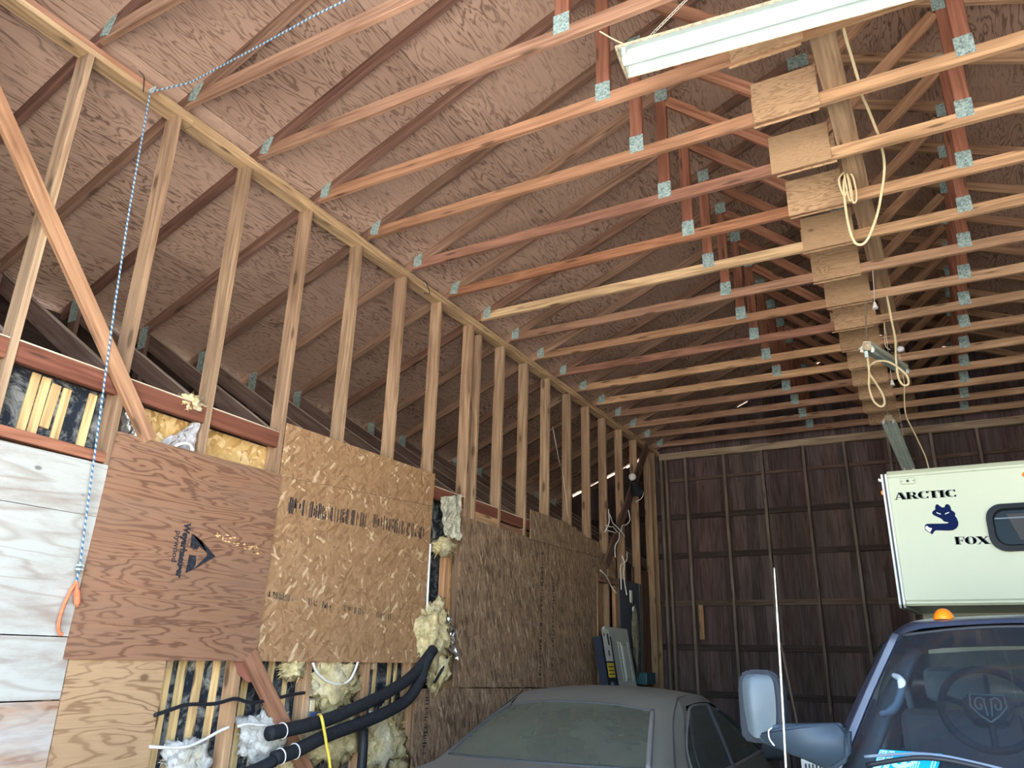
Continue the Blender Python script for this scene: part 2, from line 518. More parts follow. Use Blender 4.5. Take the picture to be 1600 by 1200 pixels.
# ------------------------------------------------------------------ ceiling: plywood sheets on the rafters
ceil = struct('ceiling', (XR, 6, zl(XR) + RTH))
def sheet(s0, s1, y0, y1, side):
    """s measured in x down the slope from the ridge"""
    x0, x1 = (XR - s1, XR - s0) if side < 0 else (XR + s0, XR + s1)
    z0, z1 = zl(x0) + RTH + 0.001, zl(x1) + RTH + 0.001
    th = 0.013; g_ = 0.0025
    x0 += g_; x1 -= g_
    a = Vector((x0, y0 + g_, z0)); b = Vector((x1, y0 + g_, z1))
    X = Vector((0, 1, 0)); Y = (a - b).normalized(); Z = X.cross(Y)
    if Z.z < 0: Y = -Y; Z = -Z
    o = b if (a - b).dot(Y) > 0 else a
    L = y1 - y0 - 2 * g_; W = (a - b).length
    M = Matrix(((X.x, Y.x, Z.x, o.x), (X.y, Y.y, Z.y, o.y), (X.z, Y.z, Z.z, o.z), (0, 0, 0, 1)))
    bm = bmesh.new(); bx(bm, 0, L, 0, W, 0, th)
    frombm('plywood_sheet', bm, CEIL, ceil, None, False, M)
DX = 1.219 / math.sqrt(1 + 0.4167 ** 2)
YF, YBK = 1.00, 12.02
for side, rows in ((-1, 5), (1, 4)):
    for r in range(rows):
        s0 = r * DX; s1 = s0 + DX
        if r == rows - 1: s1 = 5.95 if side < 0 else 3.75
        joints = [YT(k) for k in range(-4 if r % 2 else -2, 13, 4)]
        ys = [YF] + [j for j in joints if YF + 0.2 < j < YBK - 0.2] + [YBK]
        for a, b in zip(ys, ys[1:]): sheet(s0, s1, a, b, side)
# shingle roof above
bm = bmesh.new()
for x0, x1 in ((XR - 6.0, XR), (XR, XR + 3.8)):
    vs_ = [bm.verts.new((x, y, zl(x) + RTH + dz)) for dz in (0.03, 0.045) for x, y in ((x0, 0.95), (x1, 0.95), (x1, 12.06), (x0, 12.06))]
    for q in ((0, 1, 2, 3), (4, 7, 6, 5), (0, 4, 5, 1), (1, 5, 6, 2), (2, 6, 7, 3), (3, 7, 4, 0)): bm.faces.new([vs_[i] for i in q])
rf = frombm('roof', bm, SHINGLE); rf['kind'] = 'structure'

# ------------------------------------------------------------------ left stud wall
wl = struct('wall_left', (XW, 6, 0))
# plates
ys = [0.75, 2.55, 6.9, 11.86]
for k in range(3):
    board('top_plate', (XW - 0.0525, ys[k], (ZP0 + ZP1) / 2), (XW - 0.0525, ys[k + 1] - 0.003, (ZP0 + ZP1) / 2), 0.038, 0.105, (1, 0, 0), None, wl, vary(PALE, .05))
ys = [0.75, 2.28, 7.6, 11.86]
for k in range(3):
    board('top_plate', (XW - 0.0525, ys[k], (ZP1 + ZP2) / 2), (XW - 0.0525, ys[k + 1] - 0.003, (ZP1 + ZP2) / 2), 0.038, 0.105, (1, 0, 0), None, wl, (0.50, 0.28, 0.18) if k == 0 else vary(PALE, .08))
studs_r = [1.25, 1.862, 2.467, 3.059, 3.675, 4.275, 4.893, 5.461, 6.049, 6.205, 6.688, 7.229, 7.794, 8.403, 8.995, 9.553, 10.165, 10.782, 11.40, 11.62]
for y in studs_r:
    zb = 1.5 if 2.4 < y < 5.3 else 0.0
    top = ZP0 - (0.05 if y == 6.205 else 0.001)
    board('stud', (XW - 0.0575 + random.uniform(-.004, 0), y - 0.019, zb), (XW - 0.0575 + random.uniform(-.004, 0), y - 0.019 + random.uniform(-.006, .006), top), 0.038, 0.115, (1, 0, 0), None, wl, vary((0.40, 0.285, 0.18) if y > 2 else (0.46, .34, .215), .10))
# lower studs below the sheets
for y in (3.56, 4.18, 4.80, 5.36):
    board('stud', (XW - 0.06, y, 0.0), (XW - 0.06, y, 1.60), 0.055, 0.089, (1, 0, 0), None, wl, vary((0.50, .33, .19), .06))
board('stud', (XW - 0.05, 5.80, 0.0), (XW - 0.05, 5.80, 2.60), 0.089, 0.06, (1, 0, 0), None, wl, (0.55, .32, .17))
board('stud', (XW - 0.05, 2.40, 0.0), (XW - 0.05, 2.40, 1.60), 0.05, 0.08, (1, 0, 0), None, wl, (0.5, .33, .2))
# horizontal rails between studs
rails = [(1.25, 1.824, 2.955), (1.862, 2.429, 2.955), (2.467, 3.021, 2.955), (3.059, 3.637, 2.955), (5.461, 6.011, 2.955), (6.205, 6.65, 2.96), (6.688, 7.191, 2.95), (7.229, 7.756, 2.95)]
for a, b, z in rails:
    board('ledger_rail', (XW - 0.035, a + 0.002, z + 0.02), (XW - 0.035, b - 0.002, z + 0.015), 0.105, 0.04, (1, 0, 0), None, wl, vary((0.235, 0.095, 0.06), .06))
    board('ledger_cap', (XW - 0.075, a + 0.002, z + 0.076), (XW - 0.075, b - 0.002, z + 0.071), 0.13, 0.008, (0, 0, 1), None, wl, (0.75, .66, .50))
board('blocking', (XW - 0.04, 6.207, 2.87), (XW - 0.04, 6.648, 2.865), 0.13, 0.04, (1, 0, 0), None, wl, TAN)
board('blocking', (XW - 0.04, 6.69, 2.80), (XW - 0.04, 7.19, 2.80), 0.20, 0.04, (1, 0, 0), None, wl, BRN)
for a, b in ((1.26, 1.822), (1.864, 2.427)):
    board('lower_rail', (XW - 0.03, a, 2.565), (XW - 0.03, b, 2.557), 0.055, 0.07, (1, 0, 0), None, wl, (0.42, 0.19, 0.115))
# back of the cavities
for a, b, z0, z1 in ((0.9, 2.50, 0.0, 2.93), (3.0, 5.47, 0.0, 1.75), (5.0, 5.98, 1.7, 2.93)):
    wpanel('black_backing', [(a, z0), (b, z0), (b, z1), (a, z1)], XW - 0.135, XW - 0.122, BACK, wl)
wpanel('osb_backing', [(2.505, 1.76), (4.99, 1.76), (4.99, 2.93), (2.505, 2.93)], XW - 0.135, XW - 0.122, OSBY, wl)
wpanel('osb_backing', [(5.985, 0.0), (9.1, 0.0), (9.1, 2.93), (5.985, 2.93)], XW - 0.135, XW - 0.122, OSBY, wl)
wpanel('osb_backing', [(2.505, 0.0), (2.995, 0.0), (2.995, 1.755), (2.505, 1.755)], XW - 0.135, XW - 0.122, OSBY, wl)
# pale furring strips on the black paper
for y, w, z0, z1 in [(2.030, .046, 2.55, 2.925), (2.085, .046, 2.55, 2.92), (2.142, .05, 2.66, 2.90), (2.203, .044, 2.54, 2.895), (2.348, .046, 2.55, 2.91), (2.03, .05, 2.46, 2.53), (2.12, .05, 2.46, 2.53), (2.28, .05, 2.46, 2.53),
                     (3.125, .052, .6, 1.72), (3.222, .056, .6, 1.72), (3.345, .058, .6, 1.72), (3.470, .05, .6, 1.72), (3.71, .05, .6, 1.72), (3.92, .05, .7, 1.72), (4.06, .035, .6, 1.72),
                     (4.40, .05, .6, 1.5), (4.62, .05, .6, 1.72), (5.00, .035, .6, 1.72), (5.18, .04, .6, 1.72), (5.26, .03, .6, 1.72)]:
    board('furring_strip', (XW - 0.113, y - .008, z0), (XW - 0.113, y + .008, z1), w, 0.016, (1, 0, 0), None, wl, vary((0.74, 0.56, 0.27), .08))
# white painted planks
for z0, z1, mt in ((2.238, 2.508, WPAINT), (1.643, 2.230, WPAINT), (1.353, 1.632, WPAINT), (0.75, 1.341, WPEEL), (0.10, 0.742, WPEEL)):
    wpanel('white_plank', [(0.78, z0), (2.445, z0 + 0.004), (2.445, z1 + 0.010), (0.78, z1)], XW + 0.001, XW + 0.014, mt, wl)
# plywood and strand board sheets
psh = wpanel('plywood_sheet', [(2.416, 1.540), (3.648, 1.545), (3.668, 2.732), (2.453, 2.709)], XW + 0.0145, XW + 0.027, PLYB, wl)
wpanel('plywood_offcut', [(2.448, 0.05), (3.000, 0.05), (3.012, 1.60), (2.452, 1.60)], XW + 0.001, XW + 0.0135, PLYT, wl)
osl = wpanel('osb_sheet', [(3.652, 1.545), (5.430, 1.550), (5.470, 2.838), (3.672, 2.722)], XW + 0.0005, XW + 0.013, OSB, wl)
wpanel('osb_sheet', [(3.676, 2.724), (5.471, 2.841), (5.480, 3.128), (3.676, 3.098)], XW + 0.0005, XW + 0.013, OSB, wl)
wpanel('osb_sheet', [(5.930, 1.362)] + [(9.04, 1.31)] + jag((9.06, 1.31), (9.10, 2.86), 14, .015, 3)[1:] + [(8.4, 2.83), (6.926, 2.829), (5.968, 2.834)], XW + 0.0005, XW + 0.013, OSBV, wl)
wpanel('osb_sheet', [(5.383, 0.05), (9.04, 0.05), (9.04, 1.305), (5.404, 1.357)], XW + 0.0005, XW + 0.013, OSBV, wl)
wpanel('osb_strip', [(7.292, 2.812), (9.0, 2.845), (9.22, 2.86)] + jag((9.21, 3.0), (8.20, 3.136), 12, .018, 5) + [(7.286, 3.124)], XW + 0.0135, XW + 0.026, OSBV, wl)
# diagonal braces
board('diagonal_brace', (XW + 0.020, 1.22, 4.47), (XW + 0.020, 2.648, 2.709), 0.089, 0.038, (1, 0, 0), None, wl, (0.44, 0.26, 0.15))
board('diagonal_brace', (XW + 0.0215, 3.59, 1.58), (XW + 0.0215, 4.62, 0.40), 0.105, 0.038, (1, 0, 0), None, wl, (0.38, 0.20, 0.12))
board('diagonal_brace', (XW + 0.019, 11.18, 4.80), (XW + 0.019, 9.40, 2.78), 0.14, 0.036, (1, 0, 0), None, wl, DRK)
wpanel('red_wedge', [(3.46, 1.60), (3.60, 1.60), (3.72, 1.44), (3.63, 1.42), (3.55, 1.47)], XW + 0.0006, XW + 0.002, mat_plain('red_wood', (0.30, .11, .07), .8), wl)
# doorway framing at the far end
board('door_header', (XW - 0.01, 9.12, 2.60), (XW - 0.01, 9.84, 2.60), 0.09, 0.05, (1, 0, 0), None, wl, BRN)
board('door_jamb', (XW - 0.02, 9.13, 0.0), (XW - 0.02, 9.13, 2.55), 0.06, 0.09, (1, 0, 0), None, wl, BRN)
board('door_jamb', (XW - 0.02, 9.80, 0.0), (XW - 0.02, 9.80, 2.55), 0.12, 0.05, (1, 0, 0), None, wl, (.42, .26, .14))
wpanel('doorway_board', [(9.16, 0), (9.74, 0), (9.74, 2.55), (9.16, 2.55)], XW - 0.09, XW - 0.075, PLYT, wl, True)
wpanel('doorway_board', [(9.08, 2.65), (9.84, 2.65), (9.84, 2.93), (9.08, 2.93)], XW - 0.03, XW - 0.018, OSBV, wl)
for k, y in enumerate((10.78, 10.98, 11.18, 11.38, 11.58)):
    board('wall_board', (XW - 0.105, y, 0), (XW - 0.105, y, 2.9), 0.196, 0.02, (1, 0, 0), None, wl, vary(DRK))
# printed marks
def wall_print(name, polys, x, y, z, mat, parent):
    bm = bmesh.new()
    for p in polys: prism(bm, p, lambda u, v, d: (u, v, d), 0, 0.0007)
    return frombm(name, bm, mat, parent, None, False, wallM(x, y, z))
XP = XW + 0.0274
# tree-in-triangle emblem, tip to the right
wall_print('printed_emblem', [[(0, .107), (.004, .03), (.055, .022), (.068, .045), (.092, .028), (.075, .075), (.035, .092)],
                              [(.0, .112), (.035, .096), (.11, .058), (.195, .0), (.13, .012), (.092, .032), (.078, .078), (.03, .1)],
                              [(.195, 0), (.13, -.004), (.075, -.062), (.05, -.092), (.0, -.118), (.06, -.088)],
                              [(.0, -.118), (.006, -.012), (.055, -.012), (.062, -.06), (.05, -.092)],
                              [(.13, .012), (.13, -.004), (.195, 0)]], XP, 3.030, 2.132, INK, psh)
MR = Matrix(((0, 0, 1, XP), (0, 1, 0, 2.972), (-1, 0, 0, 2.292), (0, 0, 0, 1)))
text_mesh('printed_name', 'Weyerhaeuser', 0.058, MR, INK, psh, bold=0.0036, sx=0.88)
MR = Matrix(((0, 0, 1, XP), (0, 1, 0, 2.925), (-1, 0, 0, 2.243), (0, 0, 0, 1)))
text_mesh('printed_word', 'plywood', 0.050, MR, INK, psh, bold=0.0008, sx=1.02)
sc_ = []
rnd = random.Random(4)
for k in range(46):
    u = rnd.uniform(0, 1); y = 0.16 + 0.36 * u; z = 0.165 - 0.06 * u + rnd.uniform(-.022, .022); w = rnd.uniform(.006, .03); h = rnd.uniform(.003, .009)
    sc_.append([(y, z), (y + w * .6, z - h * .5), (y + w, z + h * .3), (y + w * .5, z + h)])
wall_print('bare_wood_scrape', sc_, XP - 0.0001, 3.03, 2.10, mat_plain('bare_wood', (.78, .52, .22), .8), psh)
def stamp(y, z, L, H, slope, seed, vert=False):
    rnd = random.Random(seed); ps = []; u = 0
    while u < L:
        w = rnd.choice((.004, .006, .009, .013)); kind = rnd.random()
        for c in range(1 if kind < .55 else rnd.randint(3, 6)):
            v0, v1 = (0, H * rnd.uniform(.85, 1)) if kind < .55 else sorted((rnd.uniform(0, H), rnd.uniform(0, H)))
            if kind >= .55: v1 = min(v1, v0 + H * .22)
            q = [(u, v0 + slope * u), (u + w, v0 + slope * u), (u + w, v1 + slope * u), (u, v1 + slope * u)]
            ps.append([(-b, -a) for a, b in q][::-1] if vert else q)
        u += w + rnd.choice((.004, .006, .010, .024))
    return ps
XO = XW + 0.0131
wall_print('printed_stamp', stamp(0, 0, .82, .115, .035, 1), XO, 3.775, 2.49, INK, osl)
wall_print('printed_stamp', stamp(0, 0, .68, .115, .0, 2), XO, 4.68, 2.535, INK, osl)
for k in range(4): wall_print('printed_stamp', stamp(0, 0, .22, .05, -.06, 11 + k), XO, 3.70 + .37 * k, 1.93 - .02 * k, mat_plain('faded_ink', (.12, .09, .06), .8) if k == 0 else bpy.data.materials['faded_ink'], osl)
osr = [o for o in wl.children if o.name.startswith('osb_sheet')]
wall_print('printed_stamp', stamp(0, 0, 1.30, .055, .02, 5, True), XO, 7.62, 2.72, INK, osr[2])
wall_print('printed_stamp', stamp(0, 0, 1.05, .05, .02, 6, True), XO, 7.90, 2.45, INK, osr[2])
wall_print('printed_stamp', stamp(0, 0, .48, .055, .0, 7, True), XO, 5.575, 1.345, INK, osr[3])

# ------------------------------------------------------------------ lean-to beyond the stud wall
wo_ = struct('wall_outer_left', (-5.86, 6, 0))
for k in range(9):
    board('siding_board', (-5.86, 0.8, 0.25 + k * 0.452), (-5.86, 11.98, 0.25 + k * 0.452), 0.446, 0.022, (1, 0, 0), None, wo_, vary((.055, .04, .034)))
wf = struct('wall_front_shade', (-4.9, 0.70, 0))  # unseen front wall, added beside the opening to shade the planks
for k in range(10):
    board('siding_board', (-5.83, 0.70, 0.25 + k * 0.49), (-3.15, 0.70, 0.25 + k * 0.49), 0.485, 0.022, (0, 1, 0), None, wf, vary(DRK))
    board('siding_board', (2.3, 0.70, 0.25 + k * 0.49), (3.0, 0.70, 0.25 + k * 0.49), 0.485, 0.022, (0, 1, 0), None, wf, vary(DRK))

board('shade_beam', (-3.9, 0.70, 4.36), (2.98, 0.70, 4.36), 0.24, 0.09, (0, 1, 0), None, wf, vary(DRK))  # unseen beam and gable boards, added to cut sky light on the studs
for k in range(3):
    z = 4.72 + k * 0.49
    hw = (6.40 - z - 0.25) / 0.4167
    board('siding_board', (max(-3.9, XR - hw), 0.70, z), (min(2.98, XR + hw), 0.70, z), 0.485, 0.022, (0, 1, 0), None, wf, vary(DRK))

# ------------------------------------------------------------------ back wall
wb = struct('wall_back', (XR, YB, 0))
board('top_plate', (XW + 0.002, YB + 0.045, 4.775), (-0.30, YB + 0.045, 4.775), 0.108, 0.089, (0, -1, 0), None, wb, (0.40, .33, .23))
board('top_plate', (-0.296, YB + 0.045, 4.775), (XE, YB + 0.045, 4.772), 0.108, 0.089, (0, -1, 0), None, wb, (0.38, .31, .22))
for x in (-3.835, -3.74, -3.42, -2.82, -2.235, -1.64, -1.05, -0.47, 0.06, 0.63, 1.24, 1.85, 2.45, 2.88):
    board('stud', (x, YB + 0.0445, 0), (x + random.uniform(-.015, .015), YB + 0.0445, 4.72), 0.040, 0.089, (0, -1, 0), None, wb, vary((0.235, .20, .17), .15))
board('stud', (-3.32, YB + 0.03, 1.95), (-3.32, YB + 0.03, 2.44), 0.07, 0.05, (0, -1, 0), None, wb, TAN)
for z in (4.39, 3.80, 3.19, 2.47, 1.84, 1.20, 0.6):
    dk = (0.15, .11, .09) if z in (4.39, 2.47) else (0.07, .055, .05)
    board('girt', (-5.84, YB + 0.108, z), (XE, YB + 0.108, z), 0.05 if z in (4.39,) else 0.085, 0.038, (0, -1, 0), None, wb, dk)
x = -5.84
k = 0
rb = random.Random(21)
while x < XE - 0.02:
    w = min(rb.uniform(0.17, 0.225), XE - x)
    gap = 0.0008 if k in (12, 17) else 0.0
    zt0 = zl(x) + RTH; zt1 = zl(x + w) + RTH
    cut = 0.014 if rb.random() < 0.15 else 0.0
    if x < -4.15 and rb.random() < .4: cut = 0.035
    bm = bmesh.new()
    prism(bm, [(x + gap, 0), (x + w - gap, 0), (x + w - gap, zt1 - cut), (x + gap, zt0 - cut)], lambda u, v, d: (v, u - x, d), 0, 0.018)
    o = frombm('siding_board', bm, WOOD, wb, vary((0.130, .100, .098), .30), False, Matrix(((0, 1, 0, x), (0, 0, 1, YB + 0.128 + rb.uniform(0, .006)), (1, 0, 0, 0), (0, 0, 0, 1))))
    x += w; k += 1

# right wall (outside the frame, shades the room)
wr = struct('wall_right', (XE, 6, 0))
for k in range(10):
    board('siding_board', (XE + 0.02, 1.6, 0.26 + k * 0.50), (XE + 0.02, 11.98, 0.26 + k * 0.50), 0.495, 0.022, (1, 0, 0), None, wr, vary(DRK))
for k in range(8):
    board('stud', (XE - 0.06, 1.9 + 1.4 * k, 0), (XE - 0.06, 1.9 + 1.4 * k, 4.85), 0.04, 0.089, (1, 0, 0), None, wr, vary(BRN))

# ------------------------------------------------------------------ roof trusses
ORD = ['first', 'second', 'third', 'fourth', 'fifth', 'sixth', 'seventh', 'eighth', 'ninth', 'tenth', 'eleventh', 'twelfth', 'thirteenth', 'fourteenth', 'fifteenth', 'sixteenth', 'seventeenth', 'eighteenth']
def nplate(x, y, z, w, h, parent, rot=0.0):
    c, s = math.cos(rot), math.sin(rot)
    M = Matrix(((c, -s, 0, x), (0, 0, -1, y), (s, c, 0, z), (0, 0, 0, 1)))
    k = ('pl', round(w, 3), round(h, 3))
    if k not in _bm_cache:
        bm = bmesh.new(); bx(bm, -w / 2, w / 2, -h / 2, h / 2, 0, 0.0025)
        me = bpy.data.meshes.new('nail_plate'); bmesh.ops.recalc_face_normals(bm, faces=bm.faces); bm.to_mesh(me); bm.free()
        _bm_cache[k] = me
    return fromme('nail_plate', _bm_cache[k], PLATE, parent, None, M)
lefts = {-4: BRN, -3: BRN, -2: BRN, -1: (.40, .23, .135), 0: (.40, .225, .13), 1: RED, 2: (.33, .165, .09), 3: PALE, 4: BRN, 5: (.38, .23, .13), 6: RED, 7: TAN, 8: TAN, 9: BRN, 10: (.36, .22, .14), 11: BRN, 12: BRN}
hints = {-4: 'mostly cut off by picture top', -3: 'its heel beside the tied blue rope', 3: 'with the palest yellowish bottom chord', 7: 'tan bottom chord among browner ones', 12: 'last one, tight against the back wall'}
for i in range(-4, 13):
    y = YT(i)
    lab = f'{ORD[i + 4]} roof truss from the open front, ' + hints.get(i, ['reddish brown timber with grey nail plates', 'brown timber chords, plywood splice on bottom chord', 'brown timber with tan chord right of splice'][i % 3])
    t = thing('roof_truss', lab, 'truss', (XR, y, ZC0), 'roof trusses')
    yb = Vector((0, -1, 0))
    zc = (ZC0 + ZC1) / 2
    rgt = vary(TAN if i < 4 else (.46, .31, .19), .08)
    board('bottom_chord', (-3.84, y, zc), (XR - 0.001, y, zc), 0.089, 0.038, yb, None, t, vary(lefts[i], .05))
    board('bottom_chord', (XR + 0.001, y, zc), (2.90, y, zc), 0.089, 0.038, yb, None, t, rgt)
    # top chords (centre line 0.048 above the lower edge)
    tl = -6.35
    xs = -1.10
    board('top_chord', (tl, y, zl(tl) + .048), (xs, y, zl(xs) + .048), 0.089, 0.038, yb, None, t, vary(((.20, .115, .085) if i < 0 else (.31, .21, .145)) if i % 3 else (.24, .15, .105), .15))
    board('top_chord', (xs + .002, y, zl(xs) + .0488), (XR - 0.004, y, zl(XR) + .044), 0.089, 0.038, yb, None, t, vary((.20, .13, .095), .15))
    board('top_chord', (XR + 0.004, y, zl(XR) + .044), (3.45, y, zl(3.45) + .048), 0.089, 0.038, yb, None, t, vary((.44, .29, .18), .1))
    for s in (-1, 1):
        px = XR + s * 0.998
        board('post', (px, y, ZC1 + .001), (px, y, zl(px) - 0.002), 0.089, 0.038, yb, None, t, vary((.30, .135, .085), .12))
        board('web', (px - s * 0.055, y, zl(px) - 0.06), (XR + s * 0.05, y, ZC1 + 0.055), 0.084, 0.036, yb, None, t, vary((.33, .165, .10) if s < 0 else (.40, .24, .14), .15))
        nplate(px, y - 0.0195, ZC1 + 0.022 + random.uniform(-.008, .008), 0.10, 0.135, t, random.uniform(-.03, .03))
        nplate(px + s * -0.01, y - 0.0195, zl(px) + 0.012, 0.10, 0.12, t, random.uniform(-.04, .04))
        hx = XR + s * 3.30
        nplate(hx, y - 0.0195, ZC1 - 0.005, 0.085, 0.135, t, random.uniform(-.35, .1))
    nplate(XR, y - 0.0195, zl(XR) + 0.01, 0.16, 0.12, t)
    # plywood splice gussets, front and back
    for sgn in (-1, 1):
        gx = XR + random.uniform(-.02, .02)
        M = Matrix(((1, 0, 0, gx), (0, 0, -1, y + sgn * 0.0235 + (0.0005 if sgn < 0 else -0.0005)), (0, 1, 0, 5.028), (0, 0, 0, 1)))
        bm = bmesh.new(); bx(bm, -0.20, 0.20, -0.155, 0.155, -0.0045 if sgn > 0 else -0.0035, 0.0035 if sgn > 0 else 0.0085)
        frombm('plywood_gusset', bm, GUSS, t, None, False, M)
    # sloping strut down to the ledger and its short post on the outer side
    board('strut', (-5.70, y + 0.040, 4.090), (-3.985, y + 0.040, 2.970), 0.125, 0.038, yb, None, t, vary((.17, .12, .10), .1))
    board('strut_lit_edge', (-5.655, y + 0.040, 4.137), (-3.985, y + 0.040, 3.046), 0.036, 0.006, (0.55, 0, 0.84), None, t, (.40, .35, .29))  # pale strip standing in for light along the strut's top edge
    board('outer_post', (-5.68, y, 2.7), (-5.68, y, zl(-5.68) - .002), 0.089, 0.038, yb, None, t, vary((.15, .10, .08), .1))
    nplate(-5.68, y - 0.0195, zl(-5.68) - .03, 0.10, 0.2, t)
# plank lying on the chords
tag(board('strongback_plank', (-0.205, 0.95, ZC1 + 0.020), (-0.10, 11.6, ZC1 + 0.020), 0.14, 0.038, (0, 0, 1), None, None, (0.40, .29, .18)), 'long weathered plank laid flat across the trusses beside the splices', 'plank')

# ------------------------------------------------------------------ fluff, wires, pipes on the left wall
def fluff(name, c, r, mat, label, seed, group=None, fibres=260, parent=None):
    rnd = random.Random(seed)
    bm = bmesh.new()
    bmesh.ops.create_icosphere(bm, subdivisions=4, radius=1.0)
    off = Vector((seed * 3.1, seed * 1.7, seed * 2.3))
    for v in bm.verts:
        d = v.co.copy()
        n1 = noise.fractal(d * 1.3 + off, 0.9, 2.0, 3)
        n2 = noise.fractal(d * 4.5 + off, 0.8, 2.1, 4)
        n3 = noise.fractal(d * 12 + off, 0.8, 2.1, 3)
        k = 1 + 0.50 * n1 + 0.34 * n2 + 0.17 * n3
        v.co = Vector((d.x * r[0], d.y * r[1], d.z * r[2])) * k
    base = [v.co.copy() for v in bm.verts]
    for _ in range(fibres):
        p = rnd.choice(base)
        n = Vector((p.x / r[0] ** 2, p.y / r[1] ** 2, p.z / r[2] ** 2)).normalized()
        d = (n + Vector((rnd.uniform(-1, 1), rnd.uniform(-1, 1), rnd.uniform(-1.2, .6))) * 0.9).normalized()
        L = rnd.uniform(.015, .05); w = rnd.uniform(.0012, .004)
        s = d.cross(Vector((rnd.random(), rnd.random(), rnd.random()))).normalized() * w
        q = p + d * L * .5 + n * .006; e = p + d * L + Vector((0, 0, -.012))
        a = [bm.verts.new(u) for u in (p - s - n * .004, p + s - n * .004, q + s * .8, q - s * .8, e)]
        bm.faces.new((a[0], a[1], a[2], a[3])); bm.faces.new((a[3], a[2], a[4]))
    o = frombm(name, bm, mat, parent, None, True, Matrix.Translation(c))
    if label: tag(o, label, 'insulation', group)
    return o
G = 'clumps of loose insulation'
X1 = XW - 0.05
fluff('insulation_clump', (XW + .035, 5.53, 1.80), (.10, .17, .24), FUZY, 'big yellow insulation clump bulging beside the strand board edge', 1, G, 260)
fluff('insulation_clump', (XW + .03, 5.66, 1.50), (.07, .13, .15), FUZY, 'pale yellow insulation hanging below the big clump beside black pipes', 2, G, 160)
fluff('insulation_clump', (XW - .02, 5.70, 2.52), (.07, .15, .075), FUZY, 'tuft of yellow insulation at foot of the torn foil pocket', 3, G, 200)
fluff('insulation_clump', (X1, 4.47, 1.40), (.08, .25, .20), FUZY, 'yellow insulation stuffed between lower studs behind white cable', 4, G, 220)
fluff('insulation_clump', (X1, 4.05, 1.51), (.06, .11, .07), FUZY, 'small yellow tuft tucked under the strand board bottom edge', 5, G, 120)
fluff('insulation_clump', (X1 + .01, 3.86, 1.10), (.08, .17, .15), FUZW, 'white fluffy insulation wad behind ends of black pipes', 6, G, 220)
fluff('insulation_clump', (X1, 3.30, 0.99), (.06, .14, .13), FUZW, 'white insulation wad below white cable beside tan plywood', 7, G, 160)
fluff('insulation_clump', (X1, 4.52, 1.08), (.08, .28, .19), FUZY, 'dull yellow insulation heaped below the lower black pipe', 8, G, 240)
fluff('insulation_clump', (X1, 5.12, 0.96), (.08, .24, .24), FUZY, 'yellow insulation spilling out beside the black drain pipe', 9, G, 240)
fluff('insulation_clump', (X1, 4.10, 0.96), (.06, .12, .14), FUZY, 'yellow tuft behind lower end of the red brace', 10, G, 140)
fluff('insulation_clump', (XW - .06, 2.93, 3.02), (.06, .085, .05), FUZY, 'yellow tuft lying on the red rail between wall studs', 12, G, 140)
# torn foil-faced batts
def foil(name, pts, label, seed, mat=None):
    rnd = random.Random(seed); nu = 12; nv = 12; vs_ = []; fs = []
    a, b, c, d = [Vector(p) for p in pts]
    for i in range(nu + 1):
        for j in range(nv + 1):
            u, v = i / nu, j / nv
            p = (a * (1 - u) + b * u) * (1 - v) + (d * (1 - u) + c * u) * v
            n_ = noise.fractal(Vector((u * 4 + seed, v * 4, seed)), .8, 2, 4)
            vs_.append((p.x + .035 * n_, p.y + .02 * noise.noise(Vector((u * 5, v * 5, seed + 3))), p.z + .025 * noise.noise(Vector((u * 6 + 9, v * 6, seed)))))
    for i in range(nu):
        for j in range(nv):
            q = i * (nv + 1) + j; fs.append((q, q + 1, q + nv + 2, q + nv + 1))
    o = raw(name, vs_, fs, mat or FOIL, None, None, False)
    sm = o.modifiers.new('thick', 'SOLIDIFY'); sm.thickness = 0.003
    if label: tag(o, label, 'insulation')
    return o
foil('foil_batt', [(XW + .0, 5.70, 2.62), (XW + .03, 5.90, 2.60), (XW + .03, 5.90, 3.02), (XW - .02, 5.62, 2.95)], 'torn foil faced batt curling out of the wall pocket', 3, mat_fluff('dirty_foil', (.30, .28, .20), (.70, .66, .48), (.04, .05, .06)))
foil('foil_batt', [(XW + .07, 5.66, 1.72), (XW + .10, 5.86, 1.58), (XW + .05, 5.80, 1.92), (XW + .03, 5.60, 2.02)], 'shiny foil facing peeled off beside the big yellow clump', 6)
foil('foil_batt', [(XW - .05, 2.52, 2.66), (XW - .05, 2.66, 2.64), (XW - .05, 2.62, 2.86), (XW - .06, 2.49, 2.88)], 'crumpled foil scrap behind the foot of the upper brace', 8)
foil('foil_batt', [(XW - .04, 2.70, 2.67), (XW - .02, 2.98, 2.62), (XW - .05, 3.00, 2.93), (XW - .07, 2.97, 2.90)], 'printed paper facing folded down over the brown plywood', 11, mat_plain('paper_facing', (.40, .38, .36), .6, 0, .3, .3, 80))
t = thing('kraft_flap', 'cream cardboard tube scrap beside the folded paper facing', 'scrap', (XW - .03, 2.88, 2.70))
tube('tube_ring', [(XW - .02, 2.80, 2.67), (XW, 2.86, 2.74), (XW + .0, 2.93, 2.76), (XW - .01, 2.97, 2.73)], .010, WHITEP, t)
tube('tube_ring', [(XW - .02, 2.92, 2.66), (XW - .005, 2.95, 2.71), (XW - .01, 2.97, 2.74)], .012, WHITEP, t)

def scl(y, z, x):
    k = x / XW
    return (x, y * k, 1.58 + (z - 1.58) * k)
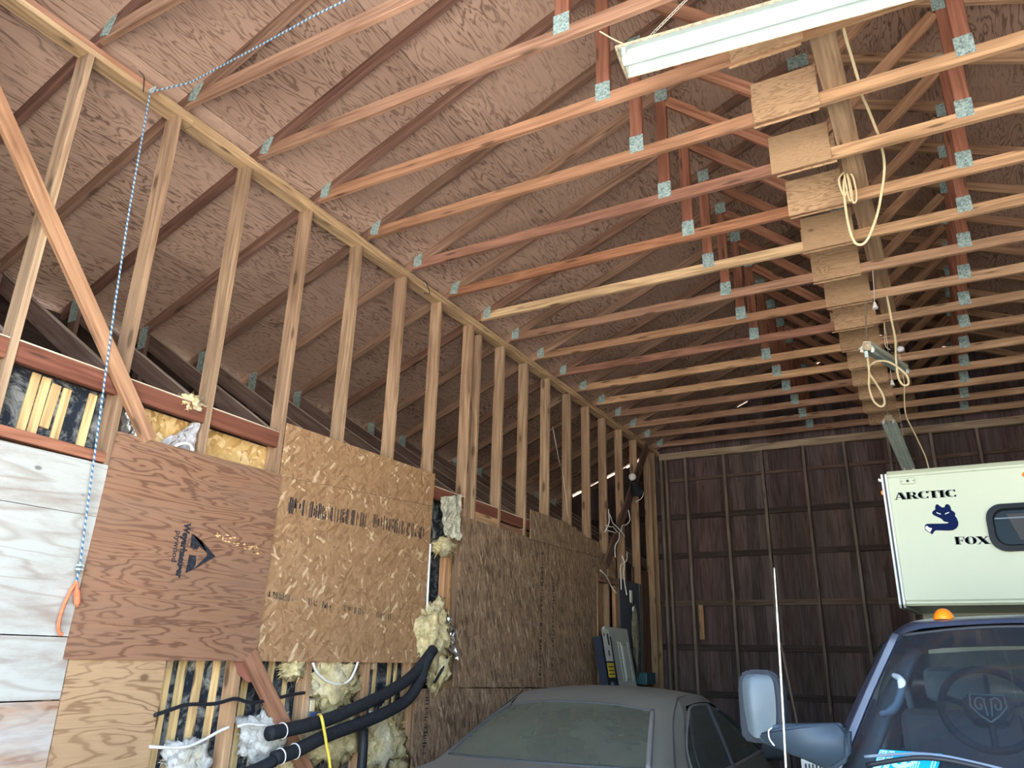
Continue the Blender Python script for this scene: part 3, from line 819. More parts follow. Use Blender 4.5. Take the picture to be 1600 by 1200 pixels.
# insulated pipes
def pipe(label, pts, r, x, ends=()):
    t = thing('insulated_pipe', label, 'pipe', scl(*pts[0], x))
    tube('foam_sleeve', [scl(y, z, x) for y, z in pts], r, BLACKF, t, 14)
    for k in ends:
        c = scl(*pts[0], x)
        d = (Vector(scl(*pts[1], x)) - Vector(c)).normalized()
        q = Vector(c) + d * k
        bm = bmesh.new()
        a = d.cross(Vector((0, 0, 1))).normalized(); b = d.cross(a)
        tube_into(bm, [q + (a * math.cos(u) + b * math.sin(u)) * (r + .003) for u in [2 * math.pi * j / 16 for j in range(17)]], .004, 5)
        frombm('zip_tie', bm, WHITEP, t, None, True)
    return t
pipe('upper black foam pipe running up to the yellow insulation clump', [(3.86, 1.12), (4.03, 1.135), (4.35, 1.17), (4.70, 1.245), (5.0, 1.325), (5.31, 1.437), (5.50, 1.565), (5.62, 1.66)], .043, -3.72, (.11,))
pipe('lower black foam pipe bending up beneath the upper one', [(3.93, 0.975), (4.10, 1.00), (4.40, 1.075), (4.75, 1.135), (5.05, 1.20), (5.30, 1.28), (5.44, 1.40), (5.50, 1.52), (5.57, 1.62)], .043, -3.70, (.05, .17))
t = thing('pipe_cap', 'black foam elbow at end of the lower black pipe', 'pipe', scl(3.80, .93, -3.70))
tube('foam_sleeve', [scl(3.62, .90, -3.72), scl(3.80, .925, -3.71), scl(3.93, .96, -3.70)], .036, BLACKF, t, 12)
t = thing('drain_pipe', 'upright glossy black pipe below the two sloping pipes', 'pipe', (-3.72, 4.66, 0))
tube('riser', [scl(4.80, .0, -3.74), scl(4.80, .90, -3.74), scl(4.775, 1.10, -3.74), scl(4.72, 1.155, -3.74)], .034, BLACKP, t, 14, 4)
text_mesh('pipe_tag', 'IIII', .03, Matrix(((0, 0, 1, -3.70), (1, 0, 0, 4.60), (0, 1, 0, 1.12), (0, 0, 0, 1))), WHITEP, t, .001)
# cables through the lower studs
def cable(name, label, pts, r, mat, x=-3.84, n=7, cat='cable'):
    o = tube(name, [scl(*p, x) if len(p) == 2 else p for p in pts], r, mat, None, n)
    return tag(o, label, cat)
cable('black_cable', 'thin black cable threaded through lower studs above white one', [(3.005, 1.262), (3.10, 1.285), (3.21, 1.308), (3.40, 1.307), (3.55, 1.330), (3.68, 1.305), (3.85, 1.318), (4.0, 1.34), (4.14, 1.352)], .011, BLACKP)
cable('black_cable', 'short black cable stub behind upper pipe', [(5.15, 1.30), (5.25, 1.285), (5.35, 1.29)], .011, BLACKP, -3.88)
cable('black_cable', 'black cable end low between insulation wads', [(4.08, 1.02), (4.2, 1.04), (4.36, 1.06)], .013, BLACKP, -3.83)
cable('black_cable', 'black cable with cut ends on pale hanging insulation', [(5.83, 1.60), (5.76, 1.50), (5.70, 1.44), (5.66, 1.40)], .012, BLACKP, -3.76)
cable('white_cable', 'white cable sagging from tan plywood to the lower stud', [(3.005, 1.108), (3.12, 1.095), (3.25, 1.09), (3.36, 1.118), (3.46, 1.155), (3.53, 1.175)], .009, WHITEP)
cable('white_cable', 'white cable short run right of first lower stud', [(3.60, 1.175), (3.68, 1.185), (3.76, 1.175), (3.84, 1.17)], .009, WHITEP)
cable('white_cable', 'white cable curving over yellow insulation under strand board', [(4.19, 1.54), (4.24, 1.48), (4.36, 1.42), (4.50, 1.40), (4.60, 1.44), (4.66, 1.55)], .009, WHITEP, -3.83)
cable('white_cable', 'white cable sagging behind the upright black pipe', [(4.84, 1.21), (4.95, 1.19), (5.10, 1.19), (5.25, 1.205)], .009, WHITEP, -3.88)
cable('white_cable', 'white cable running straight down beside the strand board edge', [(5.487, 2.515), (5.487, 2.25), (5.49, 1.98)], .010, WHITEP, -3.852)
t = thing('outlet', 'steel outlet box on lower stud with blue plug in it', 'outlet', (XW - .02, 4.235, 1.25))
boxo('box', XW - .05, XW - .0, 4.19, 4.255, 1.20, 1.315, STEEL, t, None, .004)
boxo('receptacle', XW - .002, XW + .006, 4.205, 4.245, 1.235, 1.305, CREAMC, t, None, .003)
t = thing('yellow_extension_cord', 'yellow cord hanging from blue plug at the outlet', 'cord', (XW + .02, 4.27, 1.22))
boxo('plug', XW - .0, XW + .05, 4.215, 4.265, 1.195, 1.232, BLUEC, t, None, .008)
tube('wire', [(XW + .045, 4.24, 1.213), (XW + .16, 4.13, 1.225), (-3.635, 4.08, 1.20), (-3.625, 4.13, 1.06), (-3.615, 4.18, .90), (-3.61, 4.22, .6), (-3.60, 4.25, .012)], .010, YELC, t)

# ------------------------------------------------------------------ blue and white rope tied round the top plate
ROPEM = NT('twisted_rope')
_u = ROPEM.n('ShaderNodeTexCoord')
_w = ROPEM.n('ShaderNodeAttribute', attribute_name='twist')
_c = ROPEM.ramp(_w.outputs['Fac'], [(0.0, (0.40, 0.45, 0.43)), (0.5, (0.03, 0.12, 0.24))], 'CONSTANT')
ROPEM.out(_c, .7)
ROPEM = ROPEM.m
def rope(name, pts, r, parent, turns_per_m=16):
    """two-strand twisted rope: each face row carries its strand colour"""
    P = []
    pts = [Vector(p) for p in pts]
    for a, b in zip(pts, pts[1:]):
        n_ = max(2, int((b - a).length / .0050))
        P += [a.lerp(b, k / n_) for k in range(n_)]
    P.append(pts[-1])
    bm = bmesh.new(); tube_into(bm, P, r, 6)
    bmesh.ops.recalc_face_normals(bm, faces=bm.faces)
    me = bpy.data.meshes.new(name); bm.to_mesh(me); bm.free()
    at = me.attributes.new('twist', 'FLOAT', 'FACE')
    nf = len(me.polygons)
    for k in range(nf):
        ring, side_ = divmod(k, 6)
        at.data[k].value = ((ring / 6.0 + side_ / 6.0) % 1.0)
    return fromme(name, me, ROPEM, parent)
t = thing('rope', 'blue and white twisted rope hanging from the top plate with orange tail', 'rope', (-3.80, 2.24, 4.8))
xr = -3.82
rope('hanging_strand', [(xr, 2.20, 4.80), (xr, 2.215, 4.4), (xr, 2.235, 3.95), (xr, 2.27, 3.4), (xr, 2.31, 2.9), (xr, 2.35, 2.4), (xr, 2.385, 1.99), (xr, 2.385, 1.90)], .0054, t)
rope('upper_strand', [(xr, 2.21, 4.80), (-3.60, 2.300, 4.85), (-3.035, 2.29, 4.86), (-2.576, 2.27, 4.86), (-2.33, 2.27, 4.86), (-1.9, 2.26, 4.86)], .0054, t)
bm = bmesh.new()
for k in range(3):
    tube_into(bm, smoothpath([(xr + .012, 2.19 + .008 * k, 4.79), (xr + .02, 2.2 + .006 * k, 4.81 + .01 * k), (xr, 2.215, 4.83), (xr - .01, 2.2, 4.80), (xr + .012, 2.19 + .008 * k, 4.79)], 4), .007, 6)
frombm('knot', bm, ROPEM, t, None, True)
bm = bmesh.new()
for z in (1.985, 1.965):
    tube_into(bm, [(xr + .016 * math.cos(a), 2.386 + .016 * math.sin(a), z) for a in [k * .7 for k in range(10)]], .007, 6)
frombm('end_knot', bm, ROPEM, t, None, True)
ORG = mat_plain('orange_twine', (0.80, 0.20, 0.09), .8, 0, .2, .25, 50)
tube('orange_tail', [(xr, 2.385, 1.905), (xr, 2.365, 1.86), (xr, 2.345, 1.78), (xr, 2.340, 1.70), (xr, 2.355, 1.66), (xr, 2.372, 1.655)], [.009] * 31, ORG, t, 7)
tube('orange_tassel', [(xr, 2.388, 1.905), (xr + .004, 2.395, 1.86), (xr + .004, 2.405, 1.82), (xr, 2.415, 1.79)], [.009] * 6 + [.016] * 10 + [.007] * 3, ORG, t, 7)
for k, (y, r) in enumerate(((2.25, .002), (4.62, .002), (4.66, .002))):
    pass
t = thing('wire_loop', 'thin wire looped round the top plate beside blue rope', 'wire', (XW, 2.20, 4.88))
tube('wire', [(XW + .006, 2.18, 4.79), (XW + .012, 2.17, 4.84), (XW + .01, 2.16, 4.89), (XW - .02, 2.14, 4.93)], .003, BLACKP, t, 5)
t = thing('wire_loop', 'bent wire strap round the top plate midway along wall', 'wire', (XW, 5.22, 4.88))
tube('wire', [(XW - .04, 5.20, 4.80), (XW + .006, 5.23, 4.80), (XW + .008, 5.20, 4.84), (XW + .008, 5.16, 4.884), (XW - .03, 5.14, 4.90)], .004, BLACKP, t, 5)

# ------------------------------------------------------------------ fluorescent fixtures
def light_mesh_long():
    """profile across (v) and up (w): central housing with two enamelled wings"""
    return [(-.121, -.004), (-.118, .012), (-.05, .035), (-.045, .075), (.045, .075), (.05, .035), (.118, .012), (.121, -.004), (.112, -.004), (.110, .004), (.060, .022), (.028, .012), (.016, -.012), (-.016, -.012), (-.028, .012), (-.060, .022), (-.110, .004), (-.112, -.004)]
def frame_at(p0, p1, up=(0, 0, 1), roll=0):
    p0, p1 = Vector(p0), Vector(p1)
    x = (p1 - p0).normalized(); z = Vector(up); z = (z - x * z.dot(x)).normalized(); y = z.cross(x)
    if roll:
        c, s = math.cos(roll), math.sin(roll); y, z = y * c + z * s, z * c - y * s
    return Matrix(((x.x, y.x, z.x, p0.x), (x.y, y.y, z.y, p0.y), (x.z, y.z, z.z, p0.z), (0, 0, 0, 1)))
A = Vector((-1.176, 3.230, 4.725)); Bd = Vector((1.56, .170, .012)).normalized()
t = thing('fluorescent_light', 'long white fluorescent fixture hung on chains across the picture top', 'light fixture', A)
M = frame_at(A, A + Bd)
bm = bmesh.new(); prism(bm, light_mesh_long(), lambda u, v, d: (d, u, v), 0.012, 2.43)
frombm('reflector', bm, LAMPW, t, None, False, M)
for d in (0.0, 2.43):
    bm = bmesh.new(); prism(bm, [(-.123, -.006), (-.119, .014), (-.05, .038), (-.046, .078), (.046, .078), (.05, .038), (.119, .014), (.123, -.006), (.05, -.016), (-.05, -.016)], lambda u, v, d_: (d_, u, v), d, d + .012)
    frombm('end_cap', bm, LAMPD, t, None, False, M)
for s in (-1, 1):
    bm = bmesh.new(); bx(bm, 0, 2.44, s * .1225 - .0015, s * .1225 + .0015, -.007, .012); frombm('rim', bm, LAMPD, t, None, False, M)
for d in (.03, 2.39):
    for s in (-1, 1):
        bm = bmesh.new(); bx(bm, d, d + .018, s * .075 - .016, s * .075 + .016, -.02, .02)
        frombm('lamp_holder', bm, WHITEP, t, None, False, M)
def chain(p, q, parent, n=26):
    p, q = Vector(p), Vector(q); bm = bmesh.new(); d = (q - p) / n; x = d.normalized()
    a = x.cross(Vector((0, 1, 0))).normalized(); b = x.cross(a)
    for k in range(n):
        c = p + d * (k + .5); s = a if k % 2 else b; L = d.length * .68; w = .007
        loop = [c + x * L * math.cos(u) + s * w * (1 if math.sin(u) > 0 else -1) * min(1, abs(math.sin(u)) * 1.6) for u in [2 * math.pi * j / 12 for j in range(13)]]
        tube_into(bm, loop, .0022, 5, False)
    return frombm('chain', bm, STEEL, parent, None, True)
chain((-1.045, 3.215, 4.785), (-.66, 3.105, 4.935), t, 20)
chain((1.10, 3.45, 4.80), (.95, 3.676, 4.93), t, 14)
tube('cord', [(-1.10, 3.22, 4.79), (-1.18, 3.16, 4.83), (-1.25, 3.11, 4.88)], .004, CREAMC, t, 6)
def strip(label, p0, p1, w, h, roll=0.0):
    t = thing('fluorescent_light', label, 'light fixture', p0)
    p0, p1 = Vector(p0), Vector(p1); L = (p1 - p0).length
    M = frame_at(p0, p1, (0, 0, 1), roll)
    prof = [(-w, -.006), (-w * .45, h * .55), (-w * .40, h), (w * .40, h), (w * .45, h * .55), (w, -.006), (w * .93, -.006), (w * .5, h * .28), (w * .22, h * .12), (w * .18, -.012), (-w * .18, -.012), (-w * .22, h * .12), (-w * .5, h * .28), (-w * .93, -.006)]
    bm = bmesh.new(); prism(bm, prof, lambda u, v, d: (d, u, v), 0.01, L - .01)
    frombm('reflector', bm, mat_plain('aged_enamel', (.60, .70, .60), .4, 0, .5, .1), t, None, False, M)
    for d in (0.0, L - .01):
        bm = bmesh.new(); prism(bm, [(-w * .5, -.012), (-w * .46, h * 1.02), (w * .46, h * 1.02), (w * .5, -.012)], lambda u, v, d_: (d_, u, v), d, d + .01)
        frombm('end_cap', bm, LAMPD, t, None, False, M)
    for d in (.02, L - .06):
        for s in (-1, 1):
            bm = bmesh.new(); bx(bm, d, d + .03, s * w * .62 - .012, s * w * .62 + .012, -.03, .014)
            frombm('lamp_holder', bm, WHITEP, t, None, False, M)
    return t, M, L
t, M, L = strip('tilted white fluorescent fixture dangling below the plywood splices', (-.340, 7.02, 4.275), (-.085, 8.12, 4.395), .075, .065, .25)
chain((-.335, 7.04, 4.34), (-.30, 7.353, 4.885), t, 22)
chain((-.10, 8.08, 4.45), (-.12, 7.965, 4.885), t, 18)
t, M, L = strip('white fluorescent fixture hanging steeply behind the trailer top', (-.362, 10.0, 4.45), (-.240, 11.2, 4.07), .085, .075, .1)
chain((-.36, 10.02, 4.52), (-.36, 10.40, 4.885), t, 20)
chain((-.25, 11.15, 4.15), (-.25, 11.01, 4.885), t, 28)
# wiring
t = thing('extension_cord', 'cream cord draped over trusses from long fixture with hanging loop', 'cord', (-.06, 3.8, 5.0))
tube('wire', [(-.05, 3.55, 4.82), (-.065, 3.74, 4.99), (-.06, 3.95, 4.995), (-.05, 4.10, 5.0), (-.035, 4.36, 5.0), (-.03, 4.48, 4.99), (-.012, 4.62, 5.0), (.015, 4.86, 5.0), (.025, 4.95, 5.0), (.035, 5.20, 4.98), (.02, 5.28, 4.90), (-.015, 5.3, 4.77), (-.055, 5.3, 4.63), (-.10, 5.3, 4.52), (-.15, 5.3, 4.425), (-.196, 5.3, 4.395), (-.235, 5.3, 4.43), (-.255, 5.3, 4.55), (-.258, 5.3, 4.74), (-.245, 5.3, 4.93), (-.20, 5.32, 5.06)], .0095, CREAMC, t, 8)
for k, (a, b, c) in enumerate(((-.275, 4.86, .022), (-.235, 4.80, .016), (-.215, 4.77, .02))):
    tube('coil', [(-.225, 5.30, 5.02), (a, 5.29 - .01 * k, 4.96), (a + .005, 5.29 - .01 * k, b), (a + c, 5.29 - .01 * k, b - .05), (a + 2 * c, 5.29 - .01 * k, b), (a + 2 * c - .006, 5.29, 4.95), (-.225, 5.30, 5.02)], .007, CREAMC, t, 6)
t = thing('extension_cord', 'cream cord dropping past the tilted fixture and looping at its end', 'cord', (-.11, 7.3, 4.83))
tube('wire', [(-.118, 7.36, 4.90), (-.116, 7.3, 4.82), (-.111, 7.3, 4.62), (-.106, 7.3, 4.43), (-.124, 7.22, 4.21), (-.128, 7.2, 4.03), (-.100, 7.2, 3.95), (-.058, 7.2, 3.955), (-.060, 7.2, 4.03), (-.115, 7.2, 4.115), (-.185, 7.2, 4.183), (-.262, 7.2, 4.207), (-.325, 7.18, 4.18), (-.350, 7.15, 4.13), (-.345, 7.12, 4.06), (-.305, 7.1, 3.958), (-.267, 7.1, 3.846), (-.267, 7.1, 3.770), (-.304, 7.1, 3.75), (-.350, 7.1, 3.815), (-.368, 7.1, 3.94), (-.350, 7.1, 4.09), (-.345, 7.08, 4.24)], .0095, CREAMC, t, 8)
boxo('plug', -.365, -.335, 7.06, 7.09, 4.21, 4.27, LAMPW, t, None, .005)
t = thing('extension_cord', 'thin cream cord hanging from trusses down behind the trailer', 'cord', (-.11, 9.0, 4.6))
tube('wire', [(-.10, 9.19, 4.93), (-.112, 9.1, 4.75), (-.113, 9.0, 4.55), (-.137, 9.0, 4.37), (-.144, 9.0, 4.187), (-.095, 9.0, 4.0), (-.047, 9.0, 3.817), (-.019, 9.0, 3.674), (-.012, 9.0, 3.45), (-.05, 9.0, 3.2)], .007, CREAMC, t, 7)
bm = bmesh.new(); bmesh.ops.create_uvsphere(bm, u_segments=14, v_segments=10, radius=.030)
t = thing('light_bulb', 'bare glass bulb in a black socket beside tilted fixture', 'bulb', (-.085, 7.9, 4.55))
M = Matrix.Translation((-.088, 7.9, 4.552))
for v in bm.verts:
    if v.co.x > 0: v.co.x *= 1.35
frombm('bulb', bm, mat_plain('bulb_glass', (.75, .78, .80), .1, 0, .8, .02), t, None, True, M)
tube('socket', [(-.13, 7.9, 4.552), (-.17, 7.9, 4.56)], .02, BLACKP, t, 10, 0)
tube('lead', [(-.17, 7.9, 4.56), (-.21, 7.93, 4.62), (-.20, 7.955, 4.78), (-.19, 7.96, 4.89)], .004, CREAMC, t, 6)
for lab, p in (('pull cord end knob under the fifth plywood splice', (-.207, 6.6, 4.49)), ('pale cord knob hanging beside far plywood splices', (-.209, 8.2, 4.32))):
    t = thing('pull_knob', lab, 'cord', p)
    bm = bmesh.new(); bmesh.ops.create_cone(bm, segments=10, radius1=.024, radius2=.008, depth=.06, cap_ends=True)
    frombm('knob', bm, WHITEP, t, None, False, Matrix.Translation(p))
    ty = min((YT(k) for k in range(-4, 13)), key=lambda q: abs(q - p[1]))
    tube('string', [(p[0], p[1], p[2] + .03), (p[0] + .01, (p[1] + ty) / 2, p[2] + .2), (p[0] + .02, ty, 4.886)], .003, WHITEP, t, 5)
tag(tube('string', [(-2.85, 7.965, 4.884), (-1.8, 7.97, 4.93), (-.9, 7.99, 4.98), (-.66, 8.0, 5.0)], .0035, STEEL, None, 5), 'pale string stretched along a middle truss toward the splices', 'string')
tag(tube('string', [(-3.83, 7.79, 4.20), (-3.825, 7.95, 3.84), (-3.82, 8.06, 3.65), (-3.83, 8.22, 3.20)], .004, STEEL, None, 5), 'slanting string hanging across two far wall studs', 'string')
t = thing('wire_bundle', 'tangle of cut white cables on the dark far brace', 'cable', (-3.80, 9.6, 3.3))
for pts in ([(9.40, 3.46), (9.45, 3.40), (9.60, 3.35), (9.75, 3.30), (9.9, 3.24), (10.02, 3.22)], [(9.30, 3.27), (9.45, 3.27), (9.6, 3.30), (9.72, 3.24)], [(9.31, 3.21), (9.5, 3.215), (9.7, 3.23)], [(9.41, 3.50), (9.38, 3.32), (9.30, 3.18)],
            [(10.15, 3.62), (10.16, 3.48), (10.08, 3.40), (9.90, 3.36), (9.80, 3.26)], [(9.78, 3.26), (9.72, 3.15), (9.66, 3.05), (9.62, 2.9)], [(10.05, 3.02), (9.98, 2.9), (9.85, 2.82), (9.80, 2.68), (9.76, 2.5)], [(9.86, 2.95), (9.90, 2.85), (9.95, 2.7), (10.0, 2.45)], [(9.1, 2.68), (9.25, 2.62), (9.5, 2.52), (9.62, 2.44)]):
    tube('wire', [(-3.80 + .02 * math.sin(k * 2.1), y, z) for k, (y, z) in enumerate(pts)], .007, WHITEP, t, 6, 4)
t = thing('wall_lamp', 'small dark lamp with pale shade clamped to the far brace', 'lamp', (-3.80, 10.35, 4.0))
bm = bmesh.new(); bmesh.ops.create_cone(bm, segments=16, radius1=.10, radius2=.05, depth=.18, cap_ends=True)
frombm('housing', bm, BLACKP, t, None, False, Matrix.Translation((-3.76, 10.36, 3.98)) @ Matrix.Rotation(.9, 4, 'X'))
bm = bmesh.new(); bmesh.ops.create_uvsphere(bm, u_segments=12, v_segments=8, radius=.055)
frombm('shade', bm, WHITEP, t, None, True, Matrix.Translation((-3.77, 10.28, 4.12)))
tube('lead', [(-3.72, 10.44, 4.02), (-3.70, 10.53, 3.95), (-3.72, 10.5, 3.85), (-3.78, 10.40, 3.78)], .006, WHITEP, t, 6)

# ------------------------------------------------------------------ things standing at the far left wall
def leanM(y, z0, xb, xt, h):
    """frame for a slab leaning on the left wall: local X along +Y, local Y up the slab, local Z to the room"""
    up = Vector((xt - xb, 0, h)).normalized(); n_ = Vector((0, 1, 0)).cross(up)
    if n_.x < 0: n_ = -n_
    return Matrix(((0, up.x, n_.x, xb), (1, up.y, n_.y, y), (0, up.z, n_.z, z0), (0, 0, 0, 1)))
t = thing('door_slab', 'white six panel door slab leaning on the far left wall', 'door', (-3.42, 9.4, 0))
M = leanM(9.06, 0.01, -3.42, -3.74, 2.0)
DW = mat_plain('door_white', (.46, .48, .42), .5, 0, .4, .06)
bm = bmesh.new(); bx(bm, 0, .76, 0, 2.02, -.035, 0); frombm('slab', bm, DW, t, None, False, M)
for (a, b) in ((.10, .33), (.43, .66)):
    for (c, d) in ((.12, .55), (.72, 1.24), (1.40, 1.84)):
        bm = bmesh.new()
        vs_ = bx(bm, a, b, c, d, 0, .012)
        bmesh.ops.bevel(bm, geom=[e for e in bm.edges if all(abs(v.co.z - .012) < 1e-6 for v in e.verts)], offset=.028, segments=1, affect='EDGES')
        frombm('raised_panel', bm, DW, t, None, False, M)
        for s in (a - .012, b + .002):
            bm = bmesh.new(); bx(bm, s, s + .012, c - .012, d + .012, 0, .008); frombm('moulding', bm, mat_plain('door_moulding', (.62, .64, .58), .4), t, None, False, M)
boxes = thing('carton', 'tall narrow dark blue carton with white and yellow labels', 'box', (-3.38, 8.8, 0))
M = leanM(8.76, 0.01, -3.34, -3.66, 1.98)
bm = bmesh.new(); bx(bm, -.06, .26, 0, 1.90, -.10, 0); frombm('carton_body', bm, mat_plain('carton_navy', (.012, .018, .035), .6), boxes, None, False, M)
def lab(u0, u1, v0, v1, mat, name='label', dz=.002):
    bm = bmesh.new(); bx(bm, u0, u1, v0, v1, 0, dz); frombm(name, bm, mat, boxes, None, False, M)
LW = mat_plain('label_white', (.66, .66, .60), .5); LY = mat_plain('label_yellow', (.72, .55, .05), .5); LG = mat_plain('label_grey', (.30, .33, .36), .5)
lab(.0, .21, 1.62, 1.98, LW); lab(.0, .20, 1.44, 1.60, LY); lab(.01, .17, 1.02, 1.08, LW); lab(.0, .19, .52, .94, LW)
for k in range(3): lab(.03, .10, 1.12 + .10 * k, 1.19 + .10 * k, LG, 'label_picture'); lab(.12, .17, 1.12 + .10 * k, 1.19 + .10 * k, BLUEC, 'label_picture')
for k in range(3): lab(.02, .18, 1.47 + .04 * k, 1.482 + .04 * k, INK, 'label_line', .003)
for a, b, c, d in ((.03, .07, .78, .81), (.11, .15, .78, .81), (.04, .14, .60, .63), (.04, .15, .555, .585), (.04, .1, .71, .73), (.13, .17, 1.80, 1.93), (.10, .13, 1.68, 1.74), (.03, .06, 1.90, 1.93)): lab(a, b, c, d, INK, 'label_line', .003)
t = thing('grey_door', 'dark grey flush door standing on the far left wall', 'door', (-3.855, 10.28, 0))
boxo('leaf', -3.862, -3.848, 9.86, 10.70, 0.0, 2.655, mat_plain('slate_door', (.075, .082, .10), .6), t, None, .003)
boxo('edge_strip', -3.848, -3.842, 10.62, 10.66, 0.0, 2.655, mat_plain('slate_trim', (.12, .12, .13), .6), t)
t = thing('gauge', 'small white gauge with round dial on dark grey door', 'gauge', (-3.79, 10.20, 2.4))
boxo('plate', -3.80, -3.785, 10.10, 10.17, 2.36, 2.52, WHITEP, t, None, .004)
bm = bmesh.new(); bmesh.ops.create_cone(bm, segments=20, radius1=.05, radius2=.05, depth=.02, cap_ends=True)
frombm('dial', bm, WHITEP, t, None, False, Matrix.Translation((-3.785, 10.22, 2.27)) @ Matrix.Rotation(math.pi / 2, 4, 'Y'))
bm = bmesh.new(); bmesh.ops.create_cone(bm, segments=12, radius1=.016, radius2=.016, depth=.024, cap_ends=True)
frombm('hub', bm, BLACKP, t, None, False, Matrix.Translation((-3.783, 10.22, 2.27)) @ Matrix.Rotation(math.pi / 2, 4, 'Y'))
boxo('clip', -3.80, -3.78, 10.18, 10.24, 2.33, 2.41, BLACKP, t, None, .006)
fluff('insulation_batt', (-3.765, 10.20, 1.92), (.03, .075, .36), mat_fluff('grey_wool', (.16, .14, .10), (.34, .31, .23), (.2, .18, .13)), 'narrow strip of dull insulation hanging on dark grey door', 31, None, 80)
t = thing('storage_tote', 'teal and grey bin behind the lower right of the white door slab', 'bin', (-3.77, 10.5, 0))
boxo('tub', -3.84, -3.70, 10.38, 10.72, 0.75, 1.30, mat_plain('tote_grey', (.16, .20, .24), .5), t, None, .02)
boxo('lid', -3.845, -3.69, 10.37, 10.73, 1.33, 1.48, mat_plain('tote_teal', (.03, .10, .11), .5), t, None, .015)
boxo('stand', -3.84, -3.70, 10.40, 10.70, 0.0, .75, mat_plain('stand_wood', (.15, .10, .07), .8), t, None, .004)
tag(tube('pole', [(-1.682, 9.0, 1.84), (-1.60, 9.0, 1.12), (-1.478, 9.0, 0.012)], .011, mat_plain('pole_wood', (.22, .16, .12), .7), None, 8, 0), 'thin wooden pole leaning between sedan and trailer', 'pole')
t = thing('heater', 'white louvred heater cabinet between the sedan and the truck', 'heater', (-.95, 6.1, 0))
boxo('cabinet', -1.06, -.86, 6.0, 6.25, 0.0, 1.002, WHITEP, t, None, .006)
for k in range(7):
    boxo('louvre_slot', -1.035 + .023 * k, -1.025 + .023 * k, 5.992, 6.0, .80, .975, BLACKP, t)

# ------------------------------------------------------------------ vehicles: shared helpers
def patch(name, rows, mat, parent, M, sub=3, thick=0.0, smooth=True):
    """skin through a grid of control points (Catmull-Rom both ways)"""
    rows = [[Vector(p) for p in r] for r in rows]
    if sub > 1:
        rows = [smoothpath(r, sub) if len(r) > 1 else r for r in rows]
        if len(rows) > 1:
            cols = [smoothpath([r[k] for r in rows], sub) for k in range(len(rows[0]))]
            rows = [[c[j] for c in cols] for j in range(len(cols[0]))]
    n = len(rows[0])
    vs_ = [p for r in rows for p in r]
    fs = [(i * n + j, i * n + j + 1, (i + 1) * n + j + 1, (i + 1) * n + j) for i in range(len(rows) - 1) for j in range(n - 1)]
    o = raw(name, vs_, fs, mat, parent, None, smooth, M)
    if thick:
        sm = o.modifiers.new('thick', 'SOLIDIFY'); sm.thickness = thick; sm.offset = 0
    return o
def mirx(rows): return [[(-p[0], p[1], p[2]) for p in r] for r in rows]
def wheel(parent, M, x, y, r, w, tyre, rim):
    bm = bmesh.new()
    prof = [(r * .62, -w / 2), (r * .9, -w / 2), (r, -w * .36), (r, w * .36), (r * .9, w / 2), (r * .62, w / 2)]
    N = 28; rings = []
    for k in range(N):
        a = 2 * math.pi * k / N
        rings.append([bm.verts.new((x + d, y + q * math.cos(a), r + q * math.sin(a))) for q, d in prof])
    for k in range(N):
        for j in range(len(prof) - 1): bm.faces.new((rings[k][j], rings[k][j + 1], rings[(k + 1) % N][j + 1], rings[(k + 1) % N][j]))
    wo = frombm('wheel', bm, tyre, parent, None, True, M)
    bm = bmesh.new()
    for s in (-1, 1):
        c = bm.verts.new((x + s * w * .30, y, r)); ring = [bm.verts.new((x + s * w * (.36 if k % 2 else .44), y + r * .63 * math.cos(2 * math.pi * k / 20), r + r * .63 * math.sin(2 * math.pi * k / 20))) for k in range(20)]
        for k in range(20): bm.faces.new((c, ring[k], ring[(k + 1) % 20]))
    o = frombm('rim', bm, rim, None, None, False, M)
    o.parent = wo; o.matrix_parent_inverse = wo.matrix_basis.inverted() if wo.parent is None else Matrix.Identity(4)
    o.matrix_basis = Matrix.Identity(4)
    return wo
TYRE = mat_plain('tyre', (.02, .02, .02), .85); EMB = None; RIM = mat_plain('rim_grey', (.32, .32, .31), .35, .6)

# ------------------------------------------------------------------ sedan (local: x right, y forward, z up; origin under the rear window top)
CAR = mat_dusty('dusty_car_paint', (.08, .095, .085), (.180, .168, .125), .82, .45)
CARG = mat_glass('dusty_car_glass', (.52, .62, .58), (.140, .152, .112), .62)
CARS = mat_glass('dusty_side_glass', (.50, .60, .58), (.12, .145, .125), .45)
TRIM = mat_plain('window_trim', (.05, .055, .055), .6)
TRIML = mat_plain('window_trim_dusty', (.19, .185, .165), .6)
SEAT = mat_plain('grey_seat', (.17, .16, .145), .85)
ca, sa = math.cos(-0.08), math.sin(-0.08)
MC = Matrix(((ca, sa, 0, -2.223), (-sa, ca, 0, 4.937), (0, 0, 1, 0), (0, 0, 0, 1)))
car = thing('sedan', 'dusty grey green sedan seen from behind beside the left wall', 'car', (-2.223, 4.937, 0))
